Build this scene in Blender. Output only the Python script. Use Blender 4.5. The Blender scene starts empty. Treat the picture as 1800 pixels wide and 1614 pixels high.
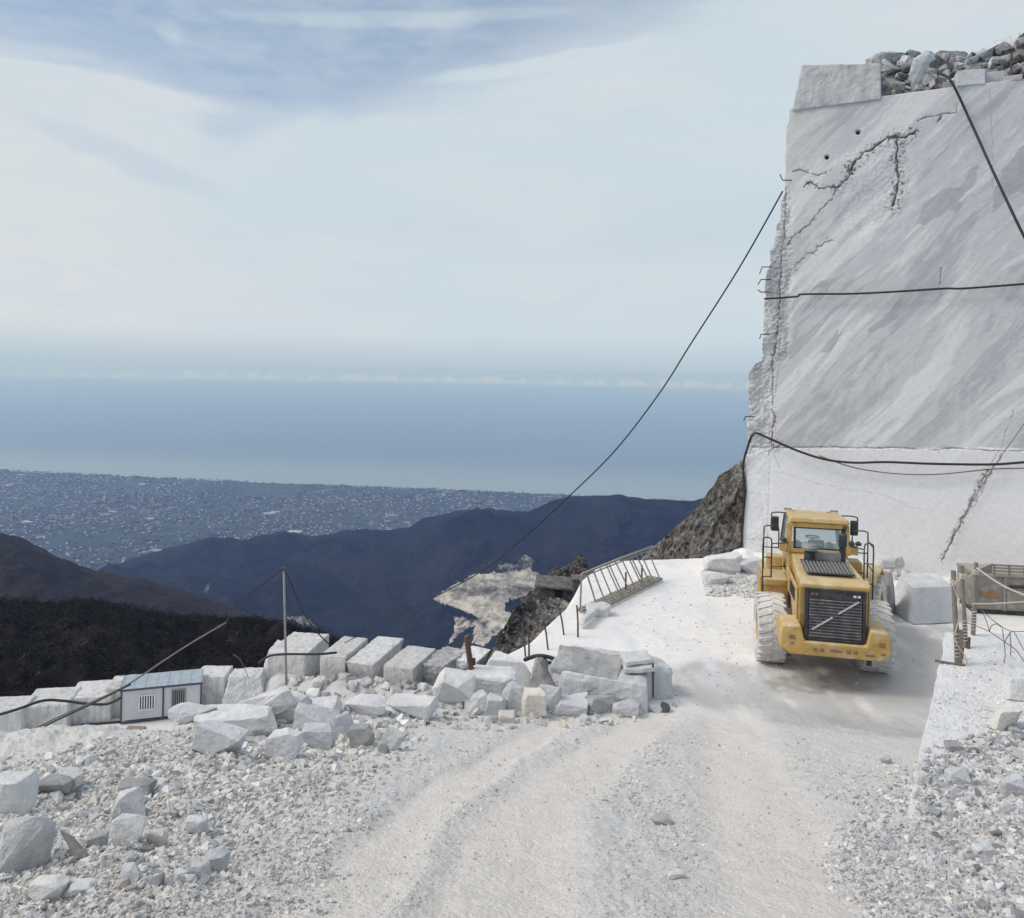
import bpy, bmesh, math, random
import numpy as np
from mathutils import Vector, Matrix, Euler
R = math.radians
random.seed(7)
rng = np.random.default_rng(11)
scene = bpy.context.scene
C = scene.collection

# ------------------------------------------------------------------ camera
H = 7.2                    # eye height above the quarry floor (metres)
F = 1400.0                 # focal length in photo pixels (photo is 1800 wide)
EYE = 651.0                # eye level in the photo at its middle column
RHO = 0.02                 # slight roll of the hand-held camera
cr, sr = math.cos(RHO), math.sin(RHO)
cam_d = bpy.data.cameras.new('camera')
cam = bpy.data.objects.new('camera', cam_d)
C.objects.link(cam)
cam_d.sensor_fit = 'HORIZONTAL'
cam_d.sensor_width = 36.0
cam_d.lens = F / 1800 * 36
cam_d.shift_y = -(807 - EYE) / 1800
cam_d.clip_start = 0.05
cam_d.clip_end = 200000
cam.matrix_world = Matrix(((cr, -sr, 0, 0), (0, 0, -1, 0), (sr, cr, 0, H), (0, 0, 0, 1)))
scene.camera = cam

# ------------------------------------------------------------------ light and exposure
SUN_EL, SUN_AZ = R(50), R(-100)           # azimuth clockwise from +Y
world = bpy.data.worlds.new('World'); scene.world = world
world.use_nodes = True
sun_d = bpy.data.lights.new('sun', 'SUN'); sun = bpy.data.objects.new('sun', sun_d); C.objects.link(sun)
sun_d.energy = 1.25; sun_d.angle = R(16); sun_d.color = (1.0, 0.94, 0.86)
sdir = Vector((math.sin(SUN_AZ) * math.cos(SUN_EL), math.cos(SUN_AZ) * math.cos(SUN_EL), math.sin(SUN_EL)))
sun.rotation_euler = sdir.to_track_quat('Z', 'Y').to_euler()
scene.view_settings.view_transform = 'Standard'
scene.view_settings.look = 'None'
scene.view_settings.exposure = 0.0
scene.view_settings.gamma = 1.0
scene.render.engine = 'CYCLES'
scene.cycles.max_bounces = 8
scene.cycles.volume_bounces = 6
scene.cycles.use_denoising = True

class NT:
    """small node-tree writer"""
    def __init__(s, nt): s.nt = nt; s.L = nt.links
    def n(s, t, **k):
        nd = s.nt.nodes.new('ShaderNode' + t)
        for a, b in k.items(): setattr(nd, a, b)
        return nd
    def set(s, sock, v):
        if isinstance(v, bpy.types.NodeSocket): s.L.new(v, sock)
        elif isinstance(v, (tuple, list)) and len(v) == 3 and sock.type == 'RGBA': sock.default_value = (*v, 1)
        else: sock.default_value = v
    def m(s, op, a, b=0.0, c=0.0, clamp=False):
        nd = s.n('Math', operation=op, use_clamp=clamp)
        s.set(nd.inputs[0], a); s.set(nd.inputs[1], b); s.set(nd.inputs[2], c)
        return nd.outputs[0]
    def vm(s, op, a, b=(0, 0, 0), out=0):
        nd = s.n('VectorMath', operation=op); s.set(nd.inputs[0], a); s.set(nd.inputs[1], b)
        return nd.outputs[out]
    def mix(s, f, a, b, blend='MIX'):
        nd = s.n('Mix', data_type='RGBA', blend_type=blend); s.set(nd.inputs[0], f); s.set(nd.inputs[6], a); s.set(nd.inputs[7], b)
        return nd.outputs[2]
    def ss(s, v, lo, hi, a=0.0, b=1.0):
        nd = s.n('MapRange', interpolation_type='SMOOTHSTEP'); s.set(nd.inputs[0], v)
        for i, x in ((1, lo), (2, hi), (3, a), (4, b)): s.set(nd.inputs[i], x)
        return nd.outputs[0]
    def noise(s, vec, scale, detail=4, rough=.55, out=0, dist=0.0):
        nd = s.n('TexNoise'); s.set(nd.inputs['Vector'], vec)
        nd.inputs['Scale'].default_value = scale; nd.inputs['Detail'].default_value = detail
        nd.inputs['Roughness'].default_value = rough; nd.inputs['Distortion'].default_value = dist
        return nd.outputs[out]
    def comb(s, x, y, z=0.0):
        nd = s.n('CombineXYZ'); s.set(nd.inputs[0], x); s.set(nd.inputs[1], y); s.set(nd.inputs[2], z); return nd.outputs[0]
    def voro(s, vec, scale, feat='F1', out='Distance', rand=1.0):
        nd = s.n('TexVoronoi', feature=feat); s.set(nd.inputs['Vector'], vec); nd.inputs['Scale'].default_value = scale
        nd.inputs['Randomness'].default_value = rand
        return nd.outputs[out]

# ---- sky: NISHITA air with thin high cloud laid over it by direction (azimuth, elevation)
wt = world.node_tree; wt.nodes.clear(); w = NT(wt)
sky = w.n('TexSky', sky_type='NISHITA'); sky.sun_disc = False
sky.sun_elevation = SUN_EL; sky.sun_rotation = SUN_AZ
sky.altitude = 1100; sky.air_density = 1.0; sky.dust_density = 0.6; sky.ozone_density = 1.0
skyc = w.mix(1.0, sky.outputs[0], (.115, .115, .115), 'MULTIPLY')
tc = w.n('TexCoord').outputs['Generated']
sep = w.n('SeparateXYZ'); w.L.new(tc, sep.inputs[0])
az = w.m('ARCTAN2', sep.outputs[0], sep.outputs[1]); el = w.m('ARCSINE', sep.outputs[2])
def azel(px, py):
    u, v = px - 900, EYE - py
    X, Z = u * cr - v * sr, u * sr + v * cr
    return math.atan2(X, F), math.atan2(Z, math.hypot(X, F))
# lower edge of the blue gap, as a curve over azimuth
fc = w.n('FloatCurve')
pts = [azel(*p) for p in ((-900, 60), (-300, 120), (0, 130), (150, 140), (270, 165), (400, 232), (500, 215), (640, 205), (800, 160), (950, 105), (1080, 60), (1250, 0), (1500, -80), (2300, -200))]
cv = fc.mapping.curves[0]
az0, az1 = -1.1, 1.1
xs = [((a - az0) / (az1 - az0), e) for a, e in pts]
cv.points[0].location = (0, pts[0][1]); cv.points[1].location = (1, pts[-1][1])
for x, e in xs: cv.points.new(x, e)
fc.mapping.use_clip = False; fc.mapping.update()
azn = w.m('DIVIDE', w.m('SUBTRACT', az, az0), az1 - az0, clamp=True)
w.L.new(azn, fc.inputs['Value'])
bnd = fc.outputs[0]
sv = w.comb(w.m('MULTIPLY', az, 3.0), w.m('MULTIPLY', el, 9.0), 0)
rot = w.n('VectorRotate', rotation_type='Z_AXIS'); w.L.new(sv, rot.inputs[0]); rot.inputs['Angle'].default_value = R(-14)
n1 = w.noise(rot.outputs[0], 1.6, 6, .55, dist=.12)
n2 = w.noise(rot.outputs[0], 4.0, 7, .62, dist=.25)
wig = w.m('MULTIPLY', w.m('SUBTRACT', n1, .5), .10)
dlt = w.m('ADD', w.m('ADD', w.m('SUBTRACT', el, bnd), wig), w.m('MULTIPLY', w.m('SUBTRACT', n2, .5), .055))
blue = w.ss(dlt, -.035, .055)
blue = w.m('MULTIPLY', blue, w.ss(n2, .25, .75, 1.05, .62))
def blob(px, py, rx, ry, ang, soft=1.0):
    a0, e0 = azel(px, py)
    da, de = w.m('SUBTRACT', az, a0), w.m('SUBTRACT', el, e0)
    ca, sa = math.cos(ang), math.sin(ang)
    p = w.m('ADD', w.m('MULTIPLY', da, ca), w.m('MULTIPLY', de, sa))
    q = w.m('SUBTRACT', w.m('MULTIPLY', de, ca), w.m('MULTIPLY', da, sa))
    q = w.m('ADD', q, w.m('MULTIPLY', w.m('SUBTRACT', n2, .5), ry / F * 1.3))
    d = w.m('ADD', w.m('POWER', w.m('ABSOLUTE', w.m('DIVIDE', p, rx / F)), 2.0), w.m('POWER', w.m('ABSOLUTE', w.m('DIVIDE', q, ry / F)), 2.0))
    return w.m('MULTIPLY', w.ss(d, 0.0, 1.6, 1.0, 0.0), soft)
blue = w.m('ADD', blue, blob(225, 280, 150, 22, R(-16), .28))
blue = w.m('ADD', blue, blob(950, 420, 500, 40, R(-3), .06))
blue = w.m('ADD', blue, blob(1300, 400, 260, 60, R(4), .10))
for a in ((120, 142, 230, 20, R(-1), .55), (700, 35, 290, 13, R(5), .42), (930, 115, 190, 12, R(9), .4), (300, 60, 22, 18, R(-20), .25),
          (60, 88, 90, 12, R(4), .22), (560, 245, 160, 30, R(10), .22), (420, 190, 60, 20, R(0), .1)):
    blue = w.m('SUBTRACT', blue, blob(*a))
blue = w.m('MAXIMUM', w.m('MINIMUM', blue, 1.0), 0.0)
# the veil: warm at far left, cooler towards the horizon
n3 = w.noise(sv, .9, 3, .5)
veil = w.mix(w.ss(n3, .35, .7), (.60, .70, .755), (.655, .71, .765))
warm = blob(-120, 420, 380, 240, 0, .55)
veil = w.mix(warm, veil, (.74, .75, .75))
n5 = w.noise(w.comb(w.m('MULTIPLY', az, 4.0), w.m('MULTIPLY', el, 16.0), 7.0), 2.2, 6, .6, dist=.3)
veil = w.mix(w.ss(n5, .42, .72, 0, .30), veil, (.56, .66, .74))
veil = w.mix(w.ss(el, -.002, .05, 1.0, 0.0), veil, (.475, .585, .67))
veil = w.mix(w.ss(el, -.0175, .001, 1.0, 0.0), veil, (.34, .44, .56))
thin = w.mix(.42, skyc, (.58, .70, .82))
out = w.mix(blue, veil, thin)
# far low cumulus strung just above the sea horizon
cb = w.noise(w.comb(w.m('MULTIPLY', az, 60.0), w.m('MULTIPLY', el, 60.0), 3.0), 1.0, 4, .6)
line_e = azel(700, 666)[1]
de1 = w.m('SUBTRACT', el, w.m('ADD', line_e, -.0008))
puff = w.m('MULTIPLY', w.ss(de1, -.0035, -.001), w.ss(w.m('SUBTRACT', de1, w.m('MULTIPLY', w.ss(cb, .35, .8), .009)), -.001, .0012, 1.0, 0.0))
puff = w.m('MULTIPLY', puff, w.ss(cb, .32, .60))
puff = w.m('MULTIPLY', puff, w.ss(w.m('ABSOLUTE', w.m('SUBTRACT', az, -.03)), .38, .62, 1.0, 0.25))
stk = w.noise(w.comb(w.m('MULTIPLY', az, 5.0), w.m('MULTIPLY', el, 220.0), 9.0), 1.0, 3, .5)
de2 = w.m('ABSOLUTE', w.m('ADD', w.m('SUBTRACT', el, line_e), w.m('ADD', .0078, w.m('MULTIPLY', w.m('SUBTRACT', stk, .5), .004))))
stk = w.m('MULTIPLY', w.ss(de2, .0002, .0016, 1.0, 0.0), w.ss(w.m('ABSOLUTE', w.m('ADD', az, .14)), .12, .36, .8, 0.0))
puff = w.m('MAXIMUM', w.m('MULTIPLY', puff, .5), stk)
out = w.mix(puff, out, (1.5, 1.45, 1.7))
# bright glow added to the sky round the sun, out of view, for soft light
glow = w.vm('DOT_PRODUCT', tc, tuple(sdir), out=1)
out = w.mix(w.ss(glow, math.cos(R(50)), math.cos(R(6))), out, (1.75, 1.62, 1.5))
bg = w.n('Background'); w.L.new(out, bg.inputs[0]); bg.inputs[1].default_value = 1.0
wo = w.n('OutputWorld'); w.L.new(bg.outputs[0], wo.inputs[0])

# ------------------------------------------------------------------ helpers: geometry from the picture
def W(px, py, Y):
    """world point on the sight line of photo pixel (px, py) at depth Y"""
    u, v = px - 900.0, EYE - py
    return Vector(((u * cr - v * sr) * Y / F, Y, H + (u * sr + v * cr) * Y / F))
def G(px, py, z=0.0):
    u, v = px - 900.0, EYE - py
    s = (u * sr + v * cr) / F
    return W(px, py, (z - H) / s)
def Wn(px, py, Y):
    u, v = px - 900.0, EYE - py
    return np.stack([(u * cr - v * sr) * Y / F, Y + 0 * u, H + (u * sr + v * cr) * Y / F], -1)

_perm = rng.permutation(4096).astype(np.int64)
_grad = rng.normal(size=(4096, 3)); _grad /= np.linalg.norm(_grad, axis=1)[:, None]
def perlin(P):
    P = np.asarray(P, float); I = np.floor(P).astype(np.int64); f = P - I
    t = f * f * f * (f * (f * 6 - 15) + 10)
    def corner(dx, dy, dz):
        h = _perm[(I[..., 0] + dx) & 4095]; h = _perm[(h + I[..., 1] + dy) & 4095]; h = _perm[(h + I[..., 2] + dz) & 4095]
        g = _grad[h]
        return g[..., 0] * (f[..., 0] - dx) + g[..., 1] * (f[..., 1] - dy) + g[..., 2] * (f[..., 2] - dz)
    r = 0
    for dx in (0, 1):
        wx = t[..., 0] if dx else 1 - t[..., 0]
        for dy in (0, 1):
            wy = t[..., 1] if dy else 1 - t[..., 1]
            for dz in (0, 1):
                wz = t[..., 2] if dz else 1 - t[..., 2]
                r = r + corner(dx, dy, dz) * wx * wy * wz
    return r * 1.5
def fbm(P, o=5, lac=2.03, g=.5, ridged=False):
    P = np.asarray(P, float); a, s, r = 1.0, 0, 0
    for i in range(o):
        n = perlin(P + i * 17.3)
        if ridged: n = 1 - 2 * np.abs(n)
        r = r + a * n; s += a; a *= g; P = P * lac
    return r / s
def sstep(x, a, b):
    t = np.clip((np.asarray(x, float) - a) / (b - a), 0, 1); return t * t * (3 - 2 * t)

# ------------------------------------------------------------------ materials
MATS = {}
def new_mat(name):
    m = bpy.data.materials.new(name); m.use_nodes = True; m.node_tree.nodes.clear()
    k = NT(m.node_tree); b = k.n('BsdfPrincipled'); o = k.n('OutputMaterial'); k.L.new(b.outputs[0], o.inputs[0])
    MATS[name] = m
    return m, k, b
def coords(k, mode='obj'):
    if mode == 'pos': return k.n('NewGeometry').outputs['Position']
    v = k.n('TexCoord').outputs['Object']
    r = k.n('ObjectInfo').outputs['Random']
    return k.vm('ADD', v, k.comb(k.m('MULTIPLY', r, 37.0), k.m('MULTIPLY', r, 19.0), r))
def bump(k, b, h, dist, strength=1.0, prev=None):
    n = k.n('Bump'); n.inputs['Distance'].default_value = dist; n.inputs['Strength'].default_value = strength
    k.L.new(h, n.inputs['Height'])
    if prev is not None: k.L.new(prev, n.inputs['Normal'])
    k.L.new(n.outputs[0], b.inputs['Normal']); return n.outputs[0]
def stone(name, c1, c2, c3=None, scale=1.0, mode='obj', attr=False, bmp=.02, streak=None, rough=.85, speck=None, dirt=None, drill=0):
    m, k, b = new_mat(name)
    v = coords(k, mode)
    vv = v
    if streak:
        mp = k.n('Mapping'); k.L.new(v, mp.inputs[0]); mp.inputs['Rotation'].default_value = streak[0]; mp.inputs['Scale'].default_value = streak[1]
        vv = mp.outputs[0]; v = k.vm('ADD', v, (0, 0, 0))
    n1 = k.noise(vv, 1.3 * scale, 7, .62, dist=.6)
    col = k.mix(k.ss(n1, .34, .66), c1, c2)
    if c3:
        n2 = k.noise(v, 2.9 * scale, 6, .65, dist=.4)
        col = k.mix(k.ss(n2, .50, .78, 0, .85), col, c3)
    if dirt:
        n4 = k.noise(v, .8 * scale, 5, .6)
        col = k.mix(k.ss(n4, .48, .72, 0, dirt[1]), col, dirt[0])
    n3 = k.noise(v, 30 * scale, 5, .7)
    col = k.mix(k.ss(n3, .3, .75, .0, .28), col, tuple(x * .55 for x in c1))
    ri = k.n('ObjectInfo').outputs['Random']
    col = k.mix(1.0, col, k.comb(*[k.ss(ri, 0, 1, .88, 1.04)] * 3), 'MULTIPLY')
    if attr:
        at = k.n('Attribute', attribute_name='tone'); col = k.mix(1.0, col, at.outputs['Color'], 'MULTIPLY')
    k.L.new(col, b.inputs['Base Color'])
    b.inputs['Roughness'].default_value = rough; b.inputs['Specular IOR Level'].default_value = .3
    hh = k.m('ADD', k.m('MULTIPLY', k.noise(v, 6 * scale, 8, .68), 1.0), k.m('MULTIPLY', n3, .25))
    if drill:
        wv = k.n('TexWave', wave_type='BANDS', bands_direction='X'); k.L.new(v, wv.inputs[0]); wv.inputs['Scale'].default_value = drill; wv.inputs['Distortion'].default_value = .6; wv.inputs['Detail'].default_value = 2
        hh = k.m('ADD', hh, k.m('MULTIPLY', k.m('POWER', wv.outputs['Fac'], 6.0), k.ss(k.noise(v, .9, 3, .5), .45, .6, 0, -.9)))
    bump(k, b, hh, bmp)
    return m
def paint(name, c, rough=.5, metal=0.0, dust=None, amt=.35, scale=3.0, spec=.5, rust=None, bmp=.002):
    m, k, b = new_mat(name)
    v = coords(k)
    col = k.mix(k.noise(v, scale, 5, .6), tuple(x * .86 for x in c), tuple(min(1, x * 1.1) for x in c))
    if rust:
        n = k.noise(v, scale * 2.6, 7, .7, dist=.7); col = k.mix(k.ss(n, .53, .63, 0, rust[1]), col, rust[0])
    if dust:
        n = k.noise(v, scale * 1.7, 7, .7)
        up = k.n('SeparateXYZ'); k.L.new(k.n('NewGeometry').outputs['Normal'], up.inputs[0])
        f = k.m('ADD', k.ss(n, .40, .72, 0, amt), k.ss(up.outputs[2], .3, 1.0, 0, amt * .7), clamp=True)
        col = k.mix(f, col, dust)
    k.L.new(col, b.inputs['Base Color'])
    b.inputs['Roughness'].default_value = rough; b.inputs['Metallic'].default_value = metal; b.inputs['Specular IOR Level'].default_value = spec
    bump(k, b, k.noise(v, scale * 9, 6, .7), bmp)
    return m
DUST = (.60, .58, .55)
stone('marble_white', (.68, .69, .70), (.82, .82, .81), (.52, .53, .55), scale=1.0, bmp=.045)
stone('marble_bluegrey', (.55, .57, .60), (.70, .72, .74), (.42, .44, .48), scale=.9, bmp=.045)
stone('marble_grey', (.33, .34, .35), (.52, .52, .52), (.22, .22, .22), scale=1.3, bmp=.04)
stone('marble_ochre', (.72, .68, .62), (.80, .78, .74), (.66, .54, .38), scale=1.2, bmp=.03)
stone('block_stained', (.58, .58, .58), (.78, .775, .765), (.28, .27, .26), scale=.7, bmp=.06, streak=((0, 0, 0), (3.2, 3.2, .35)), dirt=((.40, .385, .35), .45))
stone('gravel_mix', (.60, .60, .60), (.72, .72, .71), (.44, .45, .47), scale=2.0, mode='pos', attr=True, bmp=.01)
stone('wild_rock', (.13, .125, .115), (.58, .57, .55), (.04, .032, .022), scale=1.9, mode='pos', attr=True, bmp=.6, rough=.95)
stone('hut_stone', (.12, .115, .105), (.30, .29, .27), (.05, .045, .038), scale=1.5, bmp=.2, rough=.95)
stone('dark_stone', (.10, .10, .10), (.26, .26, .26), (.05, .05, .05), scale=1.6, bmp=.05)
stone('wall_block_stone', (.50, .50, .51), (.68, .68, .68), (.36, .36, .37), scale=.8, bmp=.04, streak=((0, R(12), 0), (2.6, 2.6, .5)))
stone('dark_rubble', (.22, .22, .22), (.46, .46, .46), (.10, .10, .10), scale=1.2, mode='pos', attr=True, bmp=.06)
paint('yellow', (.50, .322, .085), .55, dust=(.64, .54, .37), amt=.62, scale=1.6, rust=((.24, .17, .09), .5))
paint('yellow_worn', (.46, .27, .07), .6, dust=(.52, .42, .27), amt=.5, scale=2.5, rust=((.16, .07, .03), .7))
paint('black_steel', (.025, .025, .028), .5, dust=(.20, .20, .20), amt=.25)
paint('grey_steel', (.22, .22, .23), .5, dust=(.35, .34, .33), amt=.4)
paint('louvre_steel', (.06, .06, .065), .6, dust=(.30, .30, .31), amt=.5, scale=3)
paint('dark_grille', (.022, .022, .025), .55, dust=(.22, .22, .23), amt=.22, scale=2.2)
paint('silver', (.62, .62, .64), .35, metal=.6, dust=(.5, .5, .5), amt=.2)
paint('tyre_dusty', (.52, .515, .50), .9, dust=(.74, .73, .70), amt=.95, scale=2.2, bmp=.02)
paint('rusty_steel', (.085, .055, .04), .85, rust=((.20, .085, .035), .6), dust=(.30, .27, .24), amt=.2, scale=6)
paint('old_wood', (.20, .17, .14), .9, dust=(.40, .38, .35), amt=.35, scale=9)
paint('rope', (.52, .48, .42), .95, scale=14)
paint('cable_black', (.018, .018, .02), .6, scale=8)
paint('wire', (.16, .14, .13), .7, scale=9)
paint('weathered_rail', (.26, .24, .21), .8, dust=(.48, .46, .42), amt=.5, scale=5)
paint('cabin_panel', (.56, .57, .60), .55, dust=(.50, .50, .50), amt=.2, scale=1.5)
paint('cabin_roof', (.24, .32, .38), .5, dust=(.46, .52, .55), amt=.5, scale=1.2)
paint('cabin_trim', (.05, .06, .085), .5, dust=(.2, .2, .22), amt=.2)
paint('white_paint', (.72, .72, .72), .5, scale=2)
paint('dark_glass', (.02, .022, .025), .12)
paint('box_olive', (.21, .20, .175), .75, rust=((.20, .10, .045), .5), dust=(.42, .41, .38), amt=.5, scale=2.2)
paint('rust_patch', (.24, .13, .06), .85, rust=((.33, .17, .06), .8), dust=(.4, .36, .3), amt=.3, scale=7)
paint('lamp_lens', (.62, .62, .60), .25)
paint('red_lens', (.25, .10, .08), .3)
def make_glass():
    m, k, b = new_mat('cab_glass')
    b.inputs['Base Color'].default_value = (.55, .78, .86, 1); b.inputs['Roughness'].default_value = .06
    b.inputs['Alpha'].default_value = .24; b.inputs['IOR'].default_value = 1.5
    b.inputs['Specular IOR Level'].default_value = .6
make_glass()

# ------------------------------------------------------------------ helpers: objects
def tag(o, label=None, cat=None, group=None, kind=None):
    if label: o['label'] = label
    if cat: o['category'] = cat
    if group: o['group'] = group
    if kind: o['kind'] = kind
    return o
def link(name, me, mat=None, parent=None):
    o = bpy.data.objects.new(name, me); C.objects.link(o)
    if mat: me.materials.append(MATS[mat] if isinstance(mat, str) else mat)
    if parent is not None: o.parent = parent
    return o
def empty(name, loc, rz=0.0):
    o = bpy.data.objects.new(name, None); C.objects.link(o); o.location = loc; o.rotation_euler = (0, 0, rz)
    o.empty_display_size = .3
    return o
def mesh_np(name, V, Fc, smooth=False, tone=None):
    """V (n,3), Fc (m,k) int array"""
    me = bpy.data.meshes.new(name)
    V = np.ascontiguousarray(V, np.float32); Fc = np.ascontiguousarray(Fc, np.int32)
    m, k = Fc.shape
    me.vertices.add(len(V)); me.vertices.foreach_set('co', V.ravel())
    me.loops.add(m * k); me.loops.foreach_set('vertex_index', Fc.ravel())
    me.polygons.add(m); me.polygons.foreach_set('loop_start', np.arange(m, dtype=np.int32) * k)
    me.update(calc_edges=True)
    me.polygons.foreach_set('use_smooth', np.full(m, smooth))
    if tone is not None:
        a = me.color_attributes.new('tone', 'FLOAT_COLOR', 'POINT')
        t = np.ones((len(V), 4), np.float32)
        tone = np.asarray(tone, np.float32)
        t[:, :3] = tone if tone.ndim == 2 else tone[:, None]
        a.data.foreach_set('color', t.ravel())
    return me
def grid_faces(nr, nc):
    i = np.arange(nr - 1)[:, None] * nc + np.arange(nc - 1)[None, :]
    i = i.ravel()
    return np.stack([i, i + 1, i + nc + 1, i + nc], 1)
class MB:
    """collects shapes into one mesh"""
    def __init__(s): s.v = []; s.f = []
    def add(s, V, Fs):
        o = len(s.v); s.v += [tuple(x) for x in V]; s.f += [tuple(i + o for i in f) for f in Fs]; return s
    def box(s, c, d, rot=None):
        V = [Vector(((i - .5) * d[0], (j - .5) * d[1], (k_ - .5) * d[2])) for i in (0, 1) for j in (0, 1) for k_ in (0, 1)]
        if rot is not None: V = [rot @ p for p in V]
        V = [p + Vector(c) for p in V]
        return s.add(V, [(0, 1, 3, 2), (4, 6, 7, 5), (0, 4, 5, 1), (2, 3, 7, 6), (0, 2, 6, 4), (1, 5, 7, 3)])
    def bar(s, a, b, wx, wz):
        a, b = Vector(a), Vector(b); d = b - a
        q = d.to_track_quat('Y', 'Z').to_matrix()
        return s.box((a + b) / 2, (wx, d.length, wz), q)
    def prism(s, poly, axis, lo, hi):
        """poly of 2-D points in the plane normal to axis; extruded lo..hi"""
        n = len(poly)
        def P(p, t): return {'x': (t, p[0], p[1]), 'y': (p[0], t, p[1]), 'z': (p[0], p[1], t)}[axis]
        V = [P(p, lo) for p in poly] + [P(p, hi) for p in poly]
        Fs = [tuple(range(n))[::-1], tuple(range(n, 2 * n))] + [(i, (i + 1) % n, (i + 1) % n + n, i + n) for i in range(n)]
        return s.add(V, Fs)
    def hexa(s, P):
        """eight corners: bottom four then top four"""
        return s.add(P, [(3, 2, 1, 0), (4, 5, 6, 7), (0, 1, 5, 4), (1, 2, 6, 5), (2, 3, 7, 6), (3, 0, 4, 7)])
    def tube(s, pts, r, n=8, cap=True):
        pts = [Vector(p) for p in pts]; m = len(pts); V = []; up = Vector((0, 0, 1))
        for i, p in enumerate(pts):
            t = (pts[min(i + 1, m - 1)] - pts[max(i - 1, 0)]).normalized()
            a = t.cross(up)
            if a.length < .05: a = t.cross(Vector((0, 1, 0)))
            a.normalize(); b = a.cross(t)
            rr = r[i] if isinstance(r, (list, tuple)) else r
            V += [p + (a * math.cos(2 * math.pi * j / n) + b * math.sin(2 * math.pi * j / n)) * rr for j in range(n)]
        Fs = [(i * n + j, i * n + (j + 1) % n, (i + 1) * n + (j + 1) % n, (i + 1) * n + j) for i in range(m - 1) for j in range(n)]
        if cap: Fs += [tuple(range(n))[::-1], tuple(range((m - 1) * n, m * n))]
        return s.add(V, Fs)
    def lathe(s, prof, c=(0, 0, 0), axis='x', n=40, closed=False):
        """prof of (along, radius)"""
        V = []
        for j in range(n):
            a = 2 * math.pi * j / n
            for (t, r) in prof:
                p = (t, r * math.cos(a), r * math.sin(a)) if axis == 'x' else (r * math.cos(a), r * math.sin(a), t)
                V.append((p[0] + c[0], p[1] + c[1], p[2] + c[2]))
        k_ = len(prof); Fs = []
        for j in range(n):
            for i in range(k_ - 1 + (1 if closed else 0)):
                a, b = j * k_ + i, j * k_ + (i + 1) % k_
                c2, d = ((j + 1) % n) * k_ + (i + 1) % k_, ((j + 1) % n) * k_ + i
                Fs.append((a, b, c2, d))
        return s.add(V, Fs)
    def build(s, name, mat, parent=None, bevel=0.0, smooth=False, seg=2):
        me = bpy.data.meshes.new(name); me.from_pydata(s.v, [], s.f); me.update()
        bm = bmesh.new(); bm.from_mesh(me); bmesh.ops.recalc_face_normals(bm, faces=bm.faces); bm.to_mesh(me); bm.free()
        if smooth: me.polygons.foreach_set('use_smooth', np.ones(len(me.polygons), bool))
        o = link(name, me, mat, parent)
        if bevel:
            b = o.modifiers.new('bevel', 'BEVEL'); b.width = bevel; b.segments = seg; b.limit_method = 'ANGLE'; b.angle_limit = R(35)
        return o
def spline(pts, n=8):
    """Catmull-Rom through the points"""
    P = [Vector(p) for p in pts]; out_ = []
    for i in range(len(P) - 1):
        p0, p1, p2, p3 = P[max(i - 1, 0)], P[i], P[i + 1], P[min(i + 2, len(P) - 1)]
        for j in range(n):
            t = j / n
            out_.append(.5 * ((2 * p1) + (-p0 + p2) * t + (2 * p0 - 5 * p1 + 4 * p2 - p3) * t * t + (-p0 + 3 * p1 - 3 * p2 + p3) * t ** 3))
    return out_ + [P[-1]]

# ------------------------------------------------------------------ far setting: sea, plain, hills
SEA = -1100.0
def sea_mat():
    m, k, b = new_mat('sea_water')
    v = coords(k, 'pos')
    mp = k.n('Mapping'); k.L.new(v, mp.inputs[0]); mp.inputs['Scale'].default_value = (.00007, .00035, 0)
    n = k.noise(mp.outputs[0], 1.0, 5, .6)
    col = k.mix(n, (.035, .11, .21), (.055, .14, .25))
    # pale silt-laden water along the shore
    sp = k.n('SeparateXYZ'); k.L.new(v, sp.inputs[0])
    sh = k.m('ADD', sp.outputs[1], k.m('MULTIPLY', sp.outputs[0], .1))
    col = k.mix(k.ss(k.m('ADD', sh, k.m('MULTIPLY', n, 1800.0)), 8200, 11500, .55, 0), col, (.33, .39, .42))
    k.L.new(col, b.inputs['Base Color']); b.inputs['Roughness'].default_value = .30; b.inputs['Specular IOR Level'].default_value = .5; b.inputs['IOR'].default_value = 1.33
sea_mat()
ang = np.linspace(0, 2 * np.pi, 129)[:-1]
rad = np.array([0.0, 2000, 6000, 12000, 25000, 40000, 57500])
V = np.concatenate([[[0, 0, SEA]]] + [np.stack([r_ * np.cos(ang), r_ * np.sin(ang), np.full(128, SEA)], 1) for r_ in rad[1:]])
me = bpy.data.meshes.new('sea')
fs = [(0, 1 + j, 1 + (j + 1) % 128) for j in range(128)]
for i in range(len(rad) - 2):
    a, b = 1 + i * 128, 1 + (i + 1) * 128
    fs += [(a + j, b + j, b + (j + 1) % 128, a + (j + 1) % 128) for j in range(128)]
me.from_pydata(V.tolist(), [], fs); tag(link('sea', me, 'sea_water'), kind='structure')

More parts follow.
